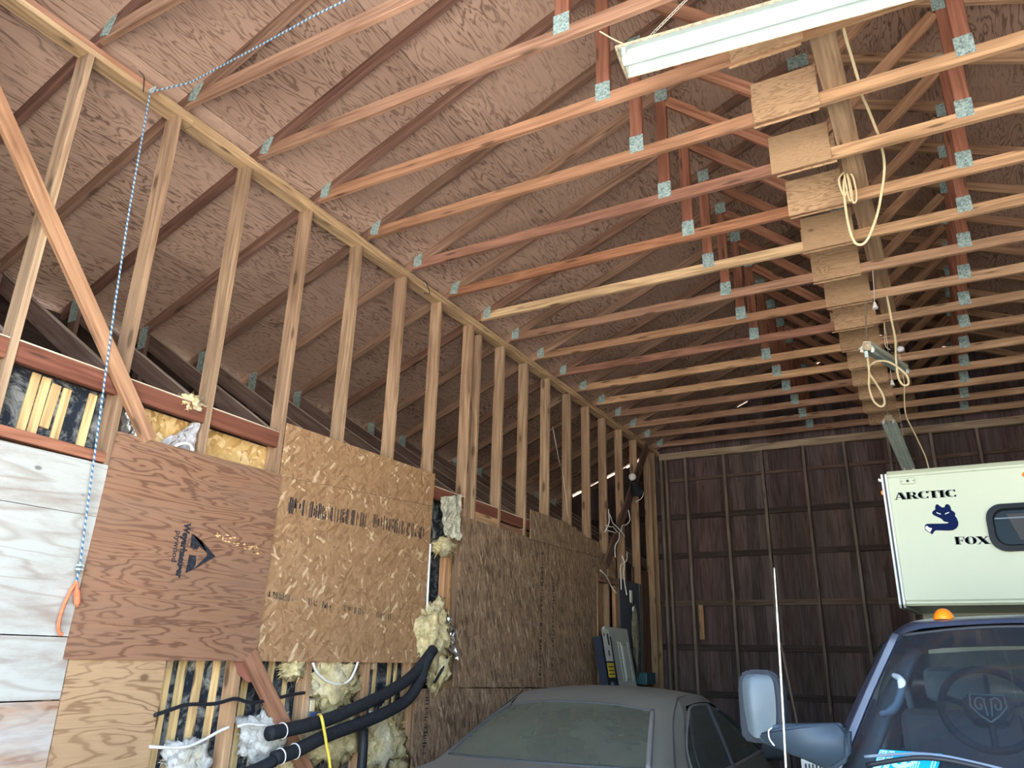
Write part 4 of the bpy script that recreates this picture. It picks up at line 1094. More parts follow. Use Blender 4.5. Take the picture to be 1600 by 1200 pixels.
# rear window, roof, windscreen as continuous rows across the car
gt = [(-.484, 0, 1.306), (-.26, -.035, 1.335), (0, -.045, 1.343), (.26, -.035, 1.335), (.484, 0, 1.306)]
gb = [(-.61, -.618, 1.047), (-.33, -.735, 1.055), (0, -.775, 1.058), (.33, -.735, 1.055), (.61, -.618, 1.047)]
gm = [tuple((a + b) / 2 + (0, 0, .018)[k] for k, (a, b) in enumerate(zip(p, q))) for p, q in zip(gt, gb)]
patch('rear_window', [gb, gm, gt], CARG, car, MC, 5)
r1 = [(-.488, .008, 1.311), (-.262, -.027, 1.340), (0, -.037, 1.348), (.262, -.027, 1.340), (.488, .008, 1.311)]
r2 = [(-.555, .36, 1.375), (-.29, .33, 1.402), (0, .32, 1.408), (.29, .33, 1.402), (.555, .36, 1.375)]
r3 = [(-.565, .75, 1.388), (-.30, .72, 1.421), (0, .72, 1.430), (.30, .72, 1.421), (.565, .75, 1.388)]
r4 = [(-.565, 1.12, 1.372), (-.30, 1.12, 1.405), (0, 1.12, 1.414), (.30, 1.12, 1.405), (.565, 1.12, 1.372)]
r5 = [(-.56, 1.36, 1.335), (-.30, 1.42, 1.362), (0, 1.44, 1.370), (.30, 1.42, 1.362), (.56, 1.36, 1.335)]
patch('roof', [r1, r2, r3, r4, r5], CAR, car, MC, 5)
wb_ = [(-.70, 2.42, .945), (-.38, 2.60, .955), (0, 2.66, .96), (.38, 2.60, .955), (.70, 2.42, .945)]
wm = [(-.635, 1.90, 1.15), (-.34, 2.02, 1.175), (0, 2.06, 1.183), (.34, 2.02, 1.175), (.635, 1.90, 1.15)]
patch('windscreen', [r5, wm, wb_], CARG, car, MC, 5)
# edge seals
for nm, pts, r, mt in (('window_seal', [p for p in gt], .007, TRIM), ('window_seal', [gt[0], gm[0], gb[0]], .010, TRIM), ('window_seal', [gt[-1], gm[-1], gb[-1]], .016, TRIML), ('window_seal', gb, .010, TRIM)):
    bm = bmesh.new(); tube_into(bm, smoothpath(pts, 6), r, 8); frombm(nm, bm, mt, car, None, True, MC)
for s in (1, -1):
    mm = (lambda r: r) if s > 0 else mirx
    # rear pillar between rear window and side glass
    patch('rear_pillar', mm([[(.484, 0, 1.306), (.50, .04, 1.325), (.555, .36, 1.375)], [(.55, -.31, 1.185), (.60, -.15, 1.215), (.632, .21, 1.285)], [(.61, -.618, 1.047), (.68, -.50, 1.055), (.716, -.18, 1.09)], [(.66, -.80, .985), (.74, -.70, .965), (.80, -.40, .945)]]), CAR, car, MC, 4)
    patch('roof_rail', mm([[(.555, .36, 1.375), (.565, .75, 1.388), (.565, 1.12, 1.372), (.56, 1.36, 1.335), (.635, 1.90, 1.15), (.70, 2.42, .945)], [(.600, .40, 1.325), (.612, .75, 1.338), (.612, 1.14, 1.325), (.618, 1.42, 1.285), (.690, 1.98, 1.115), (.80, 2.42, .915)]]), CAR, car, MC, 4)
    patch('rear_quarter', mm([[(.557, .36, 1.374), (.602, .42, 1.324)], [(.632, .21, 1.286), (.612, .38, 1.306)], [(.668, .06, 1.20), (.640, .30, 1.27)], [(.716, -.18, 1.09), (.695, -.05, 1.115)], [(.80, -.40, .945), (.765, -.18, .955)]]), CAR, car, MC, 4)
    # side glass
    top = [(.640, .30, 1.27), (.605, .55, 1.316), (.604, .85, 1.322), (.607, 1.10, 1.312)]
    bot = [(.765, -.18, .955), (.785, .20, .935), (.790, .55, .930), (.795, .92, .925)]
    mid = [(.695, -.05, 1.115), (.695, .35, 1.14), (.695, .7, 1.135), (.70, 1.01, 1.125)]
    patch('side_window', mm([bot, mid, top]), CARS, car, MC, 4)
    top2 = [(.608, 1.14, 1.309), (.618, 1.40, 1.272), (.690, 1.96, 1.105), (.790, 2.32, .935)]
    bot2 = [(.796, .97, .924), (.80, 1.35, .92), (.805, 1.85, .915), (.805, 2.30, .912)]
    patch('side_window', mm([bot2, top2]), CARS, car, MC, 4)
    for nm, pts, r, mt in (('window_frame', [bot[0], mid[0], top[0], top[1], top[2], top[3]], .010, TRIML), ('window_frame', [top2[1], (.655, 1.70, 1.20), top2[2], (.75, 2.2, 1.0), top2[3]], .014, TRIM), ('centre_pillar', [top[3], (.702, 1.02, 1.125), bot[3]], .020, TRIM), ('door_post', [(.625, .42, 1.29), (.70, .12, 1.11), (.772, .0, .95)], .009, TRIM), ('belt_trim', bot + bot2[1:], .016, TRIML), ('drip_line', [(.565, .36, 1.38), (.60, .05, 1.27), (.66, -.22, 1.15), (.725, -.48, 1.03), (.765, -.66, .95)], .004, TRIM)):
        pp = pts if s > 0 else [(-p[0], p[1], p[2]) for p in pts]
        bm = bmesh.new(); tube_into(bm, smoothpath(pp, 5), r, 8); frombm(nm, bm, mt, car, None, True, MC)
    # body side
    yv = [-1.30, -1.0, -.60, -.1, .5, 1.2, 2.0, 2.5, 3.1, 3.45]
    shoulder = [(.70, .945), (.755, .965), (.80, .960), (.81, .945), (.815, .930), (.82, .92), (.82, .905), (.815, .885), (.77, .80), (.66, .70)]
    hips = [(.72, .72), (.83, .74), (.885, .74), (.89, .72), (.885, .70), (.885, .69), (.89, .68), (.89, .67), (.84, .62), (.70, .56)]
    sill = [(.70, .34), (.82, .30), (.86, .24), (.86, .2), (.86, .19), (.86, .19), (.86, .19), (.86, .2), (.82, .28), (.68, .32)]
    patch('body_side', mm([[(x, y, z) for y, (x, z) in zip(yv, q)] for q in (sill, hips, shoulder)]), CAR, car, MC, 4)
    patch('mirror', mm([[(.82, 2.30, .93), (.99, 2.26, .93)], [(.82, 2.26, .98), (1.0, 2.22, 1.02)], [(.82, 2.30, .84), (.99, 2.26, .86)], [(.82, 2.34, .93), (.99, 2.32, .93)]]), TRIM, car, MC, 3)
# boot lid, tail, bonnet, nose
deck0 = gb
deck1 = [(-.66, -.90, 1.0), (-.36, -1.0, 1.028), (0, -1.04, 1.035), (.36, -1.0, 1.028), (.66, -.90, 1.0)]
deck2 = [(-.70, -1.24, .962), (-.40, -1.33, .995), (0, -1.36, 1.0), (.40, -1.33, .995), (.70, -1.24, .962)]
patch('boot_lid', [deck0, deck1, deck2], CAR, car, MC, 5)
for s in (1, -1):
    mm = (lambda r: r) if s > 0 else mirx
    patch('rear_wing', mm([[(.61, -.618, 1.047), (.66, -.90, 1.0), (.70, -1.24, .962)], [(.66, -.70, 1.0), (.71, -.95, .985), (.715, -1.28, .955)], [(.80, -.60, .96), (.755, -1.0, .965), (.70, -1.30, .945)]]), CAR, car, MC, 4)
    patch('tail_lamp', mm([[(.40, -1.345, .93), (.71, -1.285, .90)], [(.40, -1.365, .78), (.72, -1.31, .76)]]), mat_plain('tail_red', (.25, .02, .02), .3), car, MC, 2, .01)
patch('tail_panel', [[(-.70, -1.30, .95), (-.40, -1.34, .985), (0, -1.37, .99), (.40, -1.34, .985), (.70, -1.30, .95)], [(-.72, -1.33, .72), (-.4, -1.41, .73), (0, -1.44, .73), (.4, -1.41, .73), (.72, -1.33, .72)], [(-.70, -1.30, .34), (-.4, -1.38, .33), (0, -1.41, .33), (.4, -1.38, .33), (.70, -1.30, .34)]], CAR, car, MC, 4)
h1 = [(-.78, 2.50, .90), (-.40, 2.64, .955), (0, 2.70, .965), (.40, 2.64, .955), (.78, 2.50, .90)]
h2 = [(-.76, 3.10, .80), (-.40, 3.15, .86), (0, 3.18, .875), (.40, 3.15, .86), (.76, 3.10, .80)]
h3 = [(-.64, 3.46, .69), (-.36, 3.55, .72), (0, 3.58, .73), (.36, 3.55, .72), (.64, 3.46, .69)]
h4 = [(-.66, 3.47, .50), (-.38, 3.60, .50), (0, 3.64, .50), (.38, 3.60, .50), (.66, 3.47, .50)]
h5 = [(-.66, 3.45, .28), (-.38, 3.56, .26), (0, 3.60, .26), (.38, 3.56, .26), (.66, 3.45, .28)]
patch('bonnet', [h1, h2, h3, h4, h5], CAR, car, MC, 4)
bm = bmesh.new(); bx(bm, -.80, .80, -1.2, 3.3, .20, .42); frombm('floor_pan', bm, TRIM, car, None, False, MC)
bm = bmesh.new(); bx(bm, -.60, .60, -.70, -.05, .93, .98); frombm('parcel_shelf', bm, SEAT, car, None, False, MC)
for x in (-.36, .36):
    for y, h in ((.0, 1.12), (1.0, 1.10)):
        bm = bmesh.new(); bx(bm, x - .24, x + .24, y, y + .14, .5, h); bmesh.ops.bevel(bm, geom=bm.edges[:], offset=.05, segments=3, affect='EDGES'); frombm('seat_back', bm, SEAT, car, None, True, MC)
        bm = bmesh.new(); bx(bm, x - .12, x + .12, y + .0, y + .10, h + .03, h + .16); bmesh.ops.bevel(bm, geom=bm.edges[:], offset=.04, segments=3, affect='EDGES'); frombm('headrest', bm, SEAT, car, None, True, MC)
for x in (-.79, .79):
    for y in (-.55, 2.25): wheel(car, MC, x, y, .32, .20, TYRE, RIM)
pk = MC @ Vector((-.30, -.45, 1.03))
fluff('plush_toy', pk, (.06, .05, .055), mat_plain('pink_plush', (.62, .12, .18), .9), None, 41, None, 30)
o = [q for q in COL.objects if q.name.startswith('plush_toy')][0]
tag(o, 'small pink plush lump behind the rear window of the sedan', 'toy')

# ------------------------------------------------------------------ pickup truck (faces the camera; local x is world x from its centre line)
TX = 0.30
TRK = mat_dusty('navy_truck_paint', (.014, .025, .060), (.12, .155, .19), .20, .25, 0, .4)
TGL = mat_glass('truck_glass', (.70, .80, .84), (.20, .26, .32), .07, .03)
TPL = mat_plain('truck_grey_plastic', (.034, .050, .064), .5, 0, .3, .08)
TINT = mat_plain('truck_interior', (.045, .055, .062), .7); TINL = mat_plain('truck_interior_light', (.12, .145, .15), .7)
MTk = Matrix.Translation((TX, 0, 0))
tr = thing('pickup_truck', 'dark blue pickup truck facing the camera with grey mirror', 'truck', (TX, 3.5, 0))
wtop = [(-.505, 3.635, 1.715), (-.26, 3.585, 1.742), (0, 3.57, 1.748), (.26, 3.585, 1.742), (.505, 3.635, 1.715)]
wbot = [(-.705, 3.06, 1.262), (-.36, 2.93, 1.272), (0, 2.88, 1.276), (.36, 2.93, 1.272), (.705, 3.06, 1.262)]
wmid = [tuple((a + b) / 2 + (0, -.012, .012)[k] for k, (a, b) in enumerate(zip(p, q))) for p, q in zip(wtop, wbot)]
patch('windscreen', [wbot, wmid, wtop], TGL, tr, MTk, 5)
bm = bmesh.new(); tube_into(bm, smoothpath(wtop, 5), .007, 8); frombm('screen_seal', bm, BLACKP, tr, None, True, MTk)
f1 = [(-.535, 3.645, 1.700), (-.44, 3.618, 1.738), (-.22, 3.592, 1.757), (0, 3.585, 1.762), (.22, 3.592, 1.757), (.44, 3.618, 1.738), (.535, 3.645, 1.700)]
f2 = [(-.550, 3.72, 1.705), (-.45, 3.685, 1.766), (-.22, 3.662, 1.784), (0, 3.655, 1.789), (.22, 3.662, 1.784), (.45, 3.685, 1.766), (.550, 3.72, 1.705)]
f3 = [(-.575, 3.95, 1.718), (-.46, 3.94, 1.786), (-.22, 3.93, 1.804), (0, 3.93, 1.81), (.22, 3.93, 1.804), (.46, 3.94, 1.786), (.575, 3.95, 1.718)]
f4 = [(-.58, 4.6, 1.715), (-.46, 4.6, 1.784), (-.22, 4.6, 1.802), (0, 4.6, 1.808), (.22, 4.6, 1.802), (.46, 4.6, 1.784), (.58, 4.6, 1.715)]
f5 = [(-.56, 5.0, 1.67), (-.46, 5.01, 1.725), (-.22, 5.03, 1.742), (0, 5.03, 1.748), (.22, 5.03, 1.742), (.46, 5.01, 1.725), (.56, 5.0, 1.67)]
patch('cab_roof', [f1, f2, f3, f4, f5], TRK, tr, MTk, 5)
patch('headliner', [[(p[0] * .97, p[1] + .05, p[2] - .03) for p in q] for q in (f2, f3, f4, f5)], TINL, tr, MTk, 3)
for s in (1, -1):
    mm = (lambda r: r) if s > 0 else mirx
    patch('windscreen_pillar', mm([[(.505, 3.635, 1.715), (.61, 3.34, 1.485), (.705, 3.06, 1.262), (.715, 2.98, 1.20)], [(.540, 3.66, 1.708), (.655, 3.38, 1.48), (.755, 3.10, 1.25), (.77, 3.0, 1.19)], [(.570, 3.73, 1.695), (.685, 3.45, 1.47), (.785, 3.17, 1.23), (.80, 3.08, 1.17)]]), TRK, tr, MTk, 4)
    patch('pillar_trim', mm([[(.512, 3.632, 1.716), (.617, 3.335, 1.487), (.712, 3.052, 1.264)], [(.535, 3.640, 1.724), (.640, 3.345, 1.492), (.738, 3.062, 1.264)]]), mat_plain('silver_trim', (.16, .19, .23), .35, .0, .5), tr, MTk, 4, .006)
    patch('cab_side_rail', mm([[(.585, 3.74, 1.69), (.605, 4.2, 1.69), (.595, 4.95, 1.65)], [(.550, 3.72, 1.705), (.578, 4.2, 1.718), (.56, 5.0, 1.67)]]), TRK, tr, MTk, 3)
    patch('side_window', mm([[(.80, 3.12, 1.19), (.80, 3.9, 1.17), (.80, 4.55, 1.17)], [(.69, 3.46, 1.46), (.70, 3.95, 1.46), (.70, 4.55, 1.46)], [(.59, 3.74, 1.69), (.605, 4.1, 1.69), (.60, 4.55, 1.68)]]), TGL, tr, MTk, 3)
    patch('cab_corner', mm([[(.80, 4.58, 1.17), (.80, 5.0, 1.17)], [(.70, 4.58, 1.46), (.69, 4.99, 1.46)], [(.60, 4.58, 1.68), (.58, 4.96, 1.66)]]), TRK, tr, MTk, 3)
    patch('door', mm([[(.80, 3.06, 1.18), (.805, 4.0, 1.165), (.80, 5.0, 1.165)], [(.86, 3.06, .85), (.87, 4.0, .85), (.86, 5.0, .85)], [(.84, 3.06, .42), (.85, 4.0, .42), (.84, 5.0, .42)]]), TRK, tr, MTk, 3)
    patch('front_wing', mm([[(.60, 2.98, 1.16), (.60, 2.2, 1.07), (.58, 1.55, 1.0)], [(.78, 3.04, 1.14), (.80, 2.2, 1.05), (.76, 1.50, .96)], [(.87, 3.05, .95), (.93, 2.2, .95), (.86, 1.48, .85)], [(.86, 3.05, .5), (.90, 2.62, .5), (.84, 1.46, .55)]]), TRK, tr, MTk, 3)
    patch('bed_side', mm([[(.80, 5.08, 1.20), (.80, 6.2, 1.20), (.80, 7.3, 1.20)], [(.88, 5.08, .95), (.90, 6.2, .95), (.88, 7.3, .95)], [(.86, 5.08, .5), (.86, 6.2, .55), (.86, 7.3, .5)]]), TRK, tr, MTk, 3)
    patch('headlamp', mm([[(.46, 1.40, .92), (.80, 1.47, .90)], [(.46, 1.38, .72), (.80, 1.45, .72)]]), mat_plain('lamp_lens', (.6, .6, .6), .1), tr, MTk, 2, .02)
    boxo('inner_pillar', TX + s * .66 - .02, TX + s * .66 + .02, 3.30, 3.33, 1.0, 1.1, TINL, tr)
    # inner pillar cover and grab handle
    patch('pillar_cover', mm([[(.445, 3.72, 1.66), (.545, 3.44, 1.45), (.640, 3.17, 1.24)], [(.49, 3.76, 1.67), (.60, 3.48, 1.46), (.70, 3.20, 1.24)]]), mat_plain('pillar_grey', (.21, .25, .25), .6), tr, MTk, 3, .02)
    patch('rear_pillar_trim', mm([[(.55, 4.60, 1.66), (.66, 4.60, 1.40), (.74, 4.6, 1.1)], [(.50, 4.75, 1.66), (.60, 4.75, 1.40), (.68, 4.75, 1.1)]]), TINL, tr, MTk, 3, .02)
hs = -0.30
tube('grab_handle', [(TX - .535, 3.42, 1.560), (TX - .512, 3.36, 1.552), (TX - .508, 3.34, 1.52), (TX - .530, 3.32, 1.465), (TX - .560, 3.31, 1.437), (TX - .585, 3.33, 1.43)], [.012] * 8 + [.015] * 16 + [.012] * 7, mat_plain('handle_grey', (.34, .40, .42), .4), tr, 10)
tube('grab_handle', [(TX + .535, 3.42, 1.560), (TX + .512, 3.36, 1.552), (TX + .508, 3.34, 1.52), (TX + .530, 3.32, 1.465), (TX + .560, 3.31, 1.437), (TX + .585, 3.33, 1.43)], .014, TINL, tr, 10)
patch('bonnet', [[(-.60, 2.98, 1.16), (0, 2.86, 1.20), (.60, 2.98, 1.16)], [(-.60, 2.2, 1.07), (0, 2.2, 1.13), (.60, 2.2, 1.07)], [(-.58, 1.50, 1.0), (0, 1.40, 1.05), (.58, 1.50, 1.0)], [(-.56, 1.42, .95), (0, 1.33, .97), (.56, 1.42, .95)]], TRK, tr, MTk, 3)
patch('cowl', [[(-.76, 3.02, 1.20), (0, 2.86, 1.225), (.76, 3.02, 1.20)], [(-.70, 3.07, 1.255), (0, 2.89, 1.268), (.70, 3.07, 1.255)]], BLACKP, tr, MTk, 4)
boxo('grille', TX - .45, TX + .45, 1.36, 1.44, .70, .94, mat_plain('grille_chrome', (.5, .5, .5), .2, .9), tr, None, .02)
boxo('bumper', TX - .92, TX + .92, 1.26, 1.42, .42, .64, mat_plain('bumper_chrome', (.5, .5, .5), .2, .9), tr, None, .03)
boxo('chassis', TX - .78, TX + .78, 1.5, 7.3, .38, .60, TRIM, tr)
boxo('bed_floor', TX - .80, TX + .80, 5.08, 7.3, .62, .68, TRIM, tr)
boxo('tailgate', TX - .80, TX + .80, 7.27, 7.33, .55, 1.20, TRK, tr, None, .01)
boxo('bed_front', TX - .80, TX + .80, 5.06, 5.10, .55, 1.20, TRK, tr, None, .01)
patch('cab_back', [[(-.78, 5.0, .5), (0, 5.03, .5), (.78, 5.0, .5)], [(-.80, 5.0, 1.17), (0, 5.03, 1.17), (.80, 5.0, 1.17)]], TRK, tr, MTk, 3)
patch('rear_window', [[(-.72, 5.0, 1.19), (0, 5.03, 1.19), (.72, 5.0, 1.19)], [(-.58, 4.98, 1.66), (0, 5.01, 1.70), (.58, 4.98, 1.66)]], mat_glass('privacy_glass', (.16, .19, .20), (.1, .12, .14), .1), tr, MTk, 3)
for x in (-.74, .74):
    for y in (2.15, 6.0): wheel(tr, MTk, x, y, .39, .24, TYRE, RIM)
# clearance lamp on the roof
AMB = NT('amber_lens'); AMB.out((0.90, .24, .01), .25, spec=.5); AMB.bsdf.inputs['Subsurface Weight'].default_value = .3; AMB = AMB.m
bm = bmesh.new(); bmesh.ops.create_uvsphere(bm, u_segments=20, v_segments=12, radius=1)
bmesh.ops.delete(bm, geom=[v for v in bm.verts if v.co.z < -.05], context='VERTS')
for v in bm.verts: v.co = Vector((v.co.x * .040, v.co.y * .075, v.co.z * .046))
me = bpy.data.meshes.new('clearance_lamp'); bm.to_mesh(me); bm.free()
for p in me.polygons: p.use_smooth = True
for x, y, z in ((-.341, 3.745, 1.781), (0, 3.72, 1.797), (.341, 3.745, 1.781)):
    fromme('clearance_lamp', me, AMB, tr, None, Matrix.Translation((TX + x, y, z)))
# dash, wheel, seats
patch('dashboard', [[(-.70, 3.10, 1.235), (0, 2.93, 1.25), (.70, 3.10, 1.235)], [(-.70, 3.38, 1.24), (0, 3.30, 1.265), (.70, 3.38, 1.24)], [(-.68, 3.46, 1.15), (0, 3.42, 1.15), (.68, 3.46, 1.15)], [(-.66, 3.48, .9), (0, 3.46, .9), (.66, 3.48, .9)]], TINT, tr, MTk, 4)
wc = Vector((0.060, 3.56, 1.455)); tilt = Matrix.Rotation(math.radians(62), 4, 'X')
MW = Matrix.Translation(wc) @ tilt
bm = bmesh.new(); tube_into(bm, [(.155 * math.cos(a), .155 * math.sin(a), 0) for a in [2 * math.pi * k / 32 for k in range(33)]], .014, 8, False)
WHL = mat_plain('wheel_dark', (.018, .024, .028), .8, 0, .1)
st = frombm('steering_wheel', bm, WHL, tr, None, True, MW)
def sub(name, bm, mat, par, smooth=False):
    o = frombm(name, bm, mat, None, None, smooth)
    o.parent = par
    return o
bm = bmesh.new(); prism(bm, [(-.075, .05), (.075, .05), (.085, .0), (.05, -.055), (-.05, -.055), (-.085, .0)], lambda u, v, d: (u, v, d), -.05, .012)
bmesh.ops.bevel(bm, geom=bm.edges[:], offset=.01, segments=2, affect='EDGES'); sub('hub', bm, WHL, st)
for a in (.25, math.pi - .25, -math.pi / 2):
    bm = bmesh.new(); tube_into(bm, [(.06 * math.cos(a), .06 * math.sin(a), -.012), (.15 * math.cos(a), .15 * math.sin(a), 0)], .012, 6); sub('spoke', bm, WHL, st)
bm = bmesh.new(); sh = [(-.055, .045), (.055, .045), (.058, .0), (.03, -.035), (0, -.058), (-.03, -.035), (-.058, .0)]
for k in range(len(sh)):
    a, b = Vector((*sh[k], .016)), Vector((*sh[(k + 1) % len(sh)], .016)); tube_into(bm, [a, b], .0028, 5)
for s in (-1, 1):
    tube_into(bm, smoothpath([(s * .008, .025, .016), (s * .028, .034, .016), (s * .042, .016, .016), (s * .036, -.010, .016), (s * .022, -.006, .016), (s * .024, .010, .016)], 4), .003, 5)
    tube_into(bm, [(s * .012, .022, .016), (s * .007, -.035, .016)], .003, 5)
sub('shield_emblem', bm, mat_plain('emblem_grey', (.20, .21, .17), .5, .0), st)
for x in (-.34, .30):
    boxo('seat_cushion', TX + x - .26, TX + x + .26, 3.75, 4.25, .72, .88, TINT, tr, None, .05, 3)
    boxo('seat_back', TX + x - .25, TX + x + .25, 4.22, 4.38, .86, 1.42, TINT, tr, None, .06, 3)
    boxo('headrest', TX + x - .13, TX + x + .13, 4.25, 4.36, 1.45, 1.60, TINL, tr, None, .04, 3)
    tube('seat_belt', [(TX + x - .24, 4.50, 1.60), (TX + x - .20, 4.35, 1.40), (TX + x - .18, 4.2, 1.15)], .018, TINL, tr, 6)
# wiper
tube('wiper_arm', [(TX - .62, 2.965, 1.29), (TX - .45, 2.895, 1.330), (TX - .30, 2.865, 1.318), (TX - .18, 2.85, 1.285)], .008, BLACKP, tr, 6)
tube('wiper_blade', [(TX - .63, 3.02, 1.31), (TX - .45, 2.965, 1.335), (TX - .30, 2.93, 1.322), (TX - .12, 2.90, 1.286)], .005, mat_plain('wiper_grey', (.18, .22, .26), .6), tr, 6)
# permit sticker inside the lower corner of the windscreen
def scr(u, v):
    """point just in front of the windscreen, u from its left lower corner, v up the slope"""
    b = Vector(wbot[0]).lerp(Vector(wbot[1]), u / .345) if u <= .345 else Vector(wbot[1]).lerp(Vector(wbot[2]), (u - .345) / .36)
    tt = Vector(wtop[0]).lerp(Vector(wtop[1]), u / .345) if u <= .345 else Vector(wtop[1]).lerp(Vector(wtop[2]), (u - .345) / .36)
    mdir = (tt - b).normalized()
    return b + mdir * v
p0, px_, py_ = scr(.10, .015), scr(.32, .015), scr(.10, .085)
X = (px_ - p0).normalized(); Z = X.cross((py_ - p0)).normalized(); Y = Z.cross(X)
p0 = p0 + Z * .016 + Vector((TX, 0, 0))
MS = Matrix(((X.x, Y.x, Z.x, p0.x), (X.y, Y.y, Z.y, p0.y), (X.z, Y.z, Z.z, p0.z), (0, 0, 0, 1)))
stk = thing('sticker', 'cyan permit sticker in the lower corner of truck windscreen', 'sticker', p0)
CY = mat_plain('sticker_cyan', (.0, .42, .75), .4, 0, .4, .05); CW = mat_plain('sticker_pale', (.50, .90, .88), .4, 0, .4, .05)
bm = bmesh.new(); bx(bm, 0, .20, -.03, .072, 0, .001); frombm('sheet', bm, CY, stk, None, False, MS)
for a, b in ((.004, .028), (.034, .052)):
    bm = bmesh.new(); bx(bm, a, b, -.028, .068, .001, .0018); frombm('number_strip', bm, CW, stk, None, False, MS)
text_mesh('sticker_digits', '2855', .020, MS @ Matrix.Translation((.036, .064, .002)) @ Matrix.Rotation(-math.pi / 2, 4, 'Z'), BLUEC, stk, .0003)
text_mesh('sticker_digits', '2855', .020, MS @ Matrix.Translation((.008, .064, .002)) @ Matrix.Rotation(-math.pi / 2, 4, 'Z'), TPL, stk, .0003)
mirr = Matrix.Diagonal((-1, 1, 1, 1))
text_mesh('sticker_digits', '6', .105, MS @ Matrix.Translation((.058, -.008, .0015)) @ Matrix.Rotation(-math.pi / 2, 4, 'Z') @ mirr, CW, stk, .0004, bold=.003)
bm = bmesh.new()
for k in range(9): bx(bm, .098 + .006 * k, .102 + .006 * k, .045, .062, .001, .0018)
for k in range(4): bx(bm, .118 + .007 * k, .121 + .007 * k, -.02, .03, .001, .0018)
for k in range(2): bx(bm, .178 + .009 * k, .182 + .009 * k, -.02, .05, .001, .0018)
tube_into(bm, [(.163 + .009 * math.cos(a), .052 + .009 * math.sin(a), .0015) for a in [2 * math.pi * k / 16 for k in range(17)]], .0012, 4)
frombm('sticker_print', bm, CW, stk, None, False, MS)
# towing mirror on its arm, aerial
mo = frombm('mirror_housing', (lambda b: (prism(b, [(-.722, 1.37), (-.716, 1.34), (-.69, 1.332), (-.60, 1.332), (-.572, 1.35), (-.566, 1.40), (-.566, 1.51), (-.575, 1.55), (-.605, 1.572), (-.68, 1.572), (-.712, 1.555), (-.722, 1.51)], lambda u, v, d: (u, d, v), 2.985, 3.06), bmesh.ops.bevel(b, geom=b.edges[:], offset=.008, segments=2, affect='EDGES'), b)[2])(bmesh.new()), mat_plain('mirror_dark', (.014, .019, .026), .6, 0, .2), tr)
patch('mirror_shell', [[(-.695, 2.982, 1.37), (-.66, 2.955, 1.350), (-.60, 2.975, 1.37)], [(-.703, 2.98, 1.45), (-.66, 2.935, 1.45), (-.592, 2.978, 1.45)], [(-.702, 2.98, 1.53), (-.66, 2.945, 1.535), (-.594, 2.978, 1.53)], [(-.685, 2.984, 1.554), (-.65, 2.970, 1.558), (-.608, 2.984, 1.554)]], mat_plain('mirror_silver', (.085, .11, .12), .45, .0, .35, .08), tr, None, 5)
bm = bmesh.new(); prism(bm, [(-.675, 1.375), (-.60, 1.398), (-.50, 1.402), (-.40, 1.392), (-.36, 1.40), (-.37, 1.30), (-.43, 1.262), (-.55, 1.305), (-.655, 1.338), (-.682, 1.36)], lambda u, v, d: (u, d, v), 2.955, 3.05)
bmesh.ops.bevel(bm, geom=bm.edges[:], offset=.016, segments=3, affect='EDGES')
frombm('mirror_arm', bm, TPL, tr, None, True)
tube('arm_scratch', [(-.607, 2.951, 1.385), (-.618, 2.951, 1.375), (-.617, 2.951, 1.35), (-.603, 2.951, 1.33)], .0025, WHITEP, tr, 5)
tag(tube('aerial', [(-.466, 2.5, 1.87), (-.470, 2.5, 1.72), (-.477, 2.5, 1.5), (-.485, 2.5, 1.28), (-.488, 2.5, 1.10)], [.0022] * 6 + [.0035] * 19, STEEL, None, 6), 'thin steel aerial rising in front of truck mirror', 'aerial')

# ------------------------------------------------------------------ white fifth-wheel trailer
TRW = mat_plain('trailer_cream', (.43, .455, .315), .42, 0, .4, .05, 1.5)
TRL = mat_plain('trailer_trim_white', (.55, .56, .48), .4); 
tl_ = thing('travel_trailer', 'white travel trailer nose overhanging the pickup bed with blue emblem', 'trailer', (.82, 8.5, 0))
x0, x1 = -.262, 1.90
bm = bmesh.new()
prism(bm, [(5.6, 2.80), (5.6, 1.99), (5.615, 1.968), (8.4, 2.09), (8.5, .78), (11.5, .78), (11.5, 2.86), (5.72, 2.86), (5.63, 2.838)], lambda u, v, d: (d, u, v), x0, x1)
bmesh.ops.bevel(bm, geom=[e for e in bm.edges if abs(e.verts[0].co.y - e.verts[1].co.y) < .2 and abs(e.verts[0].co.y - 5.62) < .15 and abs(e.verts[0].co.x - e.verts[1].co.x) > 1], offset=.012, segments=2, affect='EDGES')
frombm('body', bm, TRW, tl_)
for dx, w, mt, pr in ((-.006, .012, TRL, .012), (-.018, .013, BLACKP, .006), (-.030, .012, TRL, .012)):
    bm = bmesh.new()
    path = [(5.6 - pr, 2.815), (5.6 - pr, 1.975), (5.62, 1.955), (8.42, 2.075), (8.42, 2.10), (5.64, 1.985), (5.625, 2.0), (5.625, 2.80)]
    prism(bm, path, lambda u, v, d: (d, u, v), x0 + dx - w / 2, x0 + dx + w / 2)
    frombm('corner_moulding', bm, mt, tl_)
bm = bmesh.new(); prism(bm, [(.0, .0), (.018, .006), (.018, .024), (0, .016)], lambda u, v, d: (x0 - .036 - u, d, 2.768 + v), 5.6, 5.63); frombm('awning_hook', bm, TRL, tl_)
boxo('side_marker', x0 - .05, x0 - .034, 5.62, 5.68, 2.685, 2.712, AMB, tl_, None, .004)
YFc = 5.6
def face_print(name, polys, mat, d=.002, y=YFc, par=None):
    bm = bmesh.new()
    for p in polys: prism(bm, p, lambda u, v, dd: (u, dd, v), y - .0003, y - d)
    return frombm(name, bm, mat, par or tl_)
NAVY = mat_plain('decal_navy', (.004, .010, .048), .7, 0, .05, .05); DARKT = mat_plain('decal_dark', (.006, .013, .022), .6, 0, .15, .05)
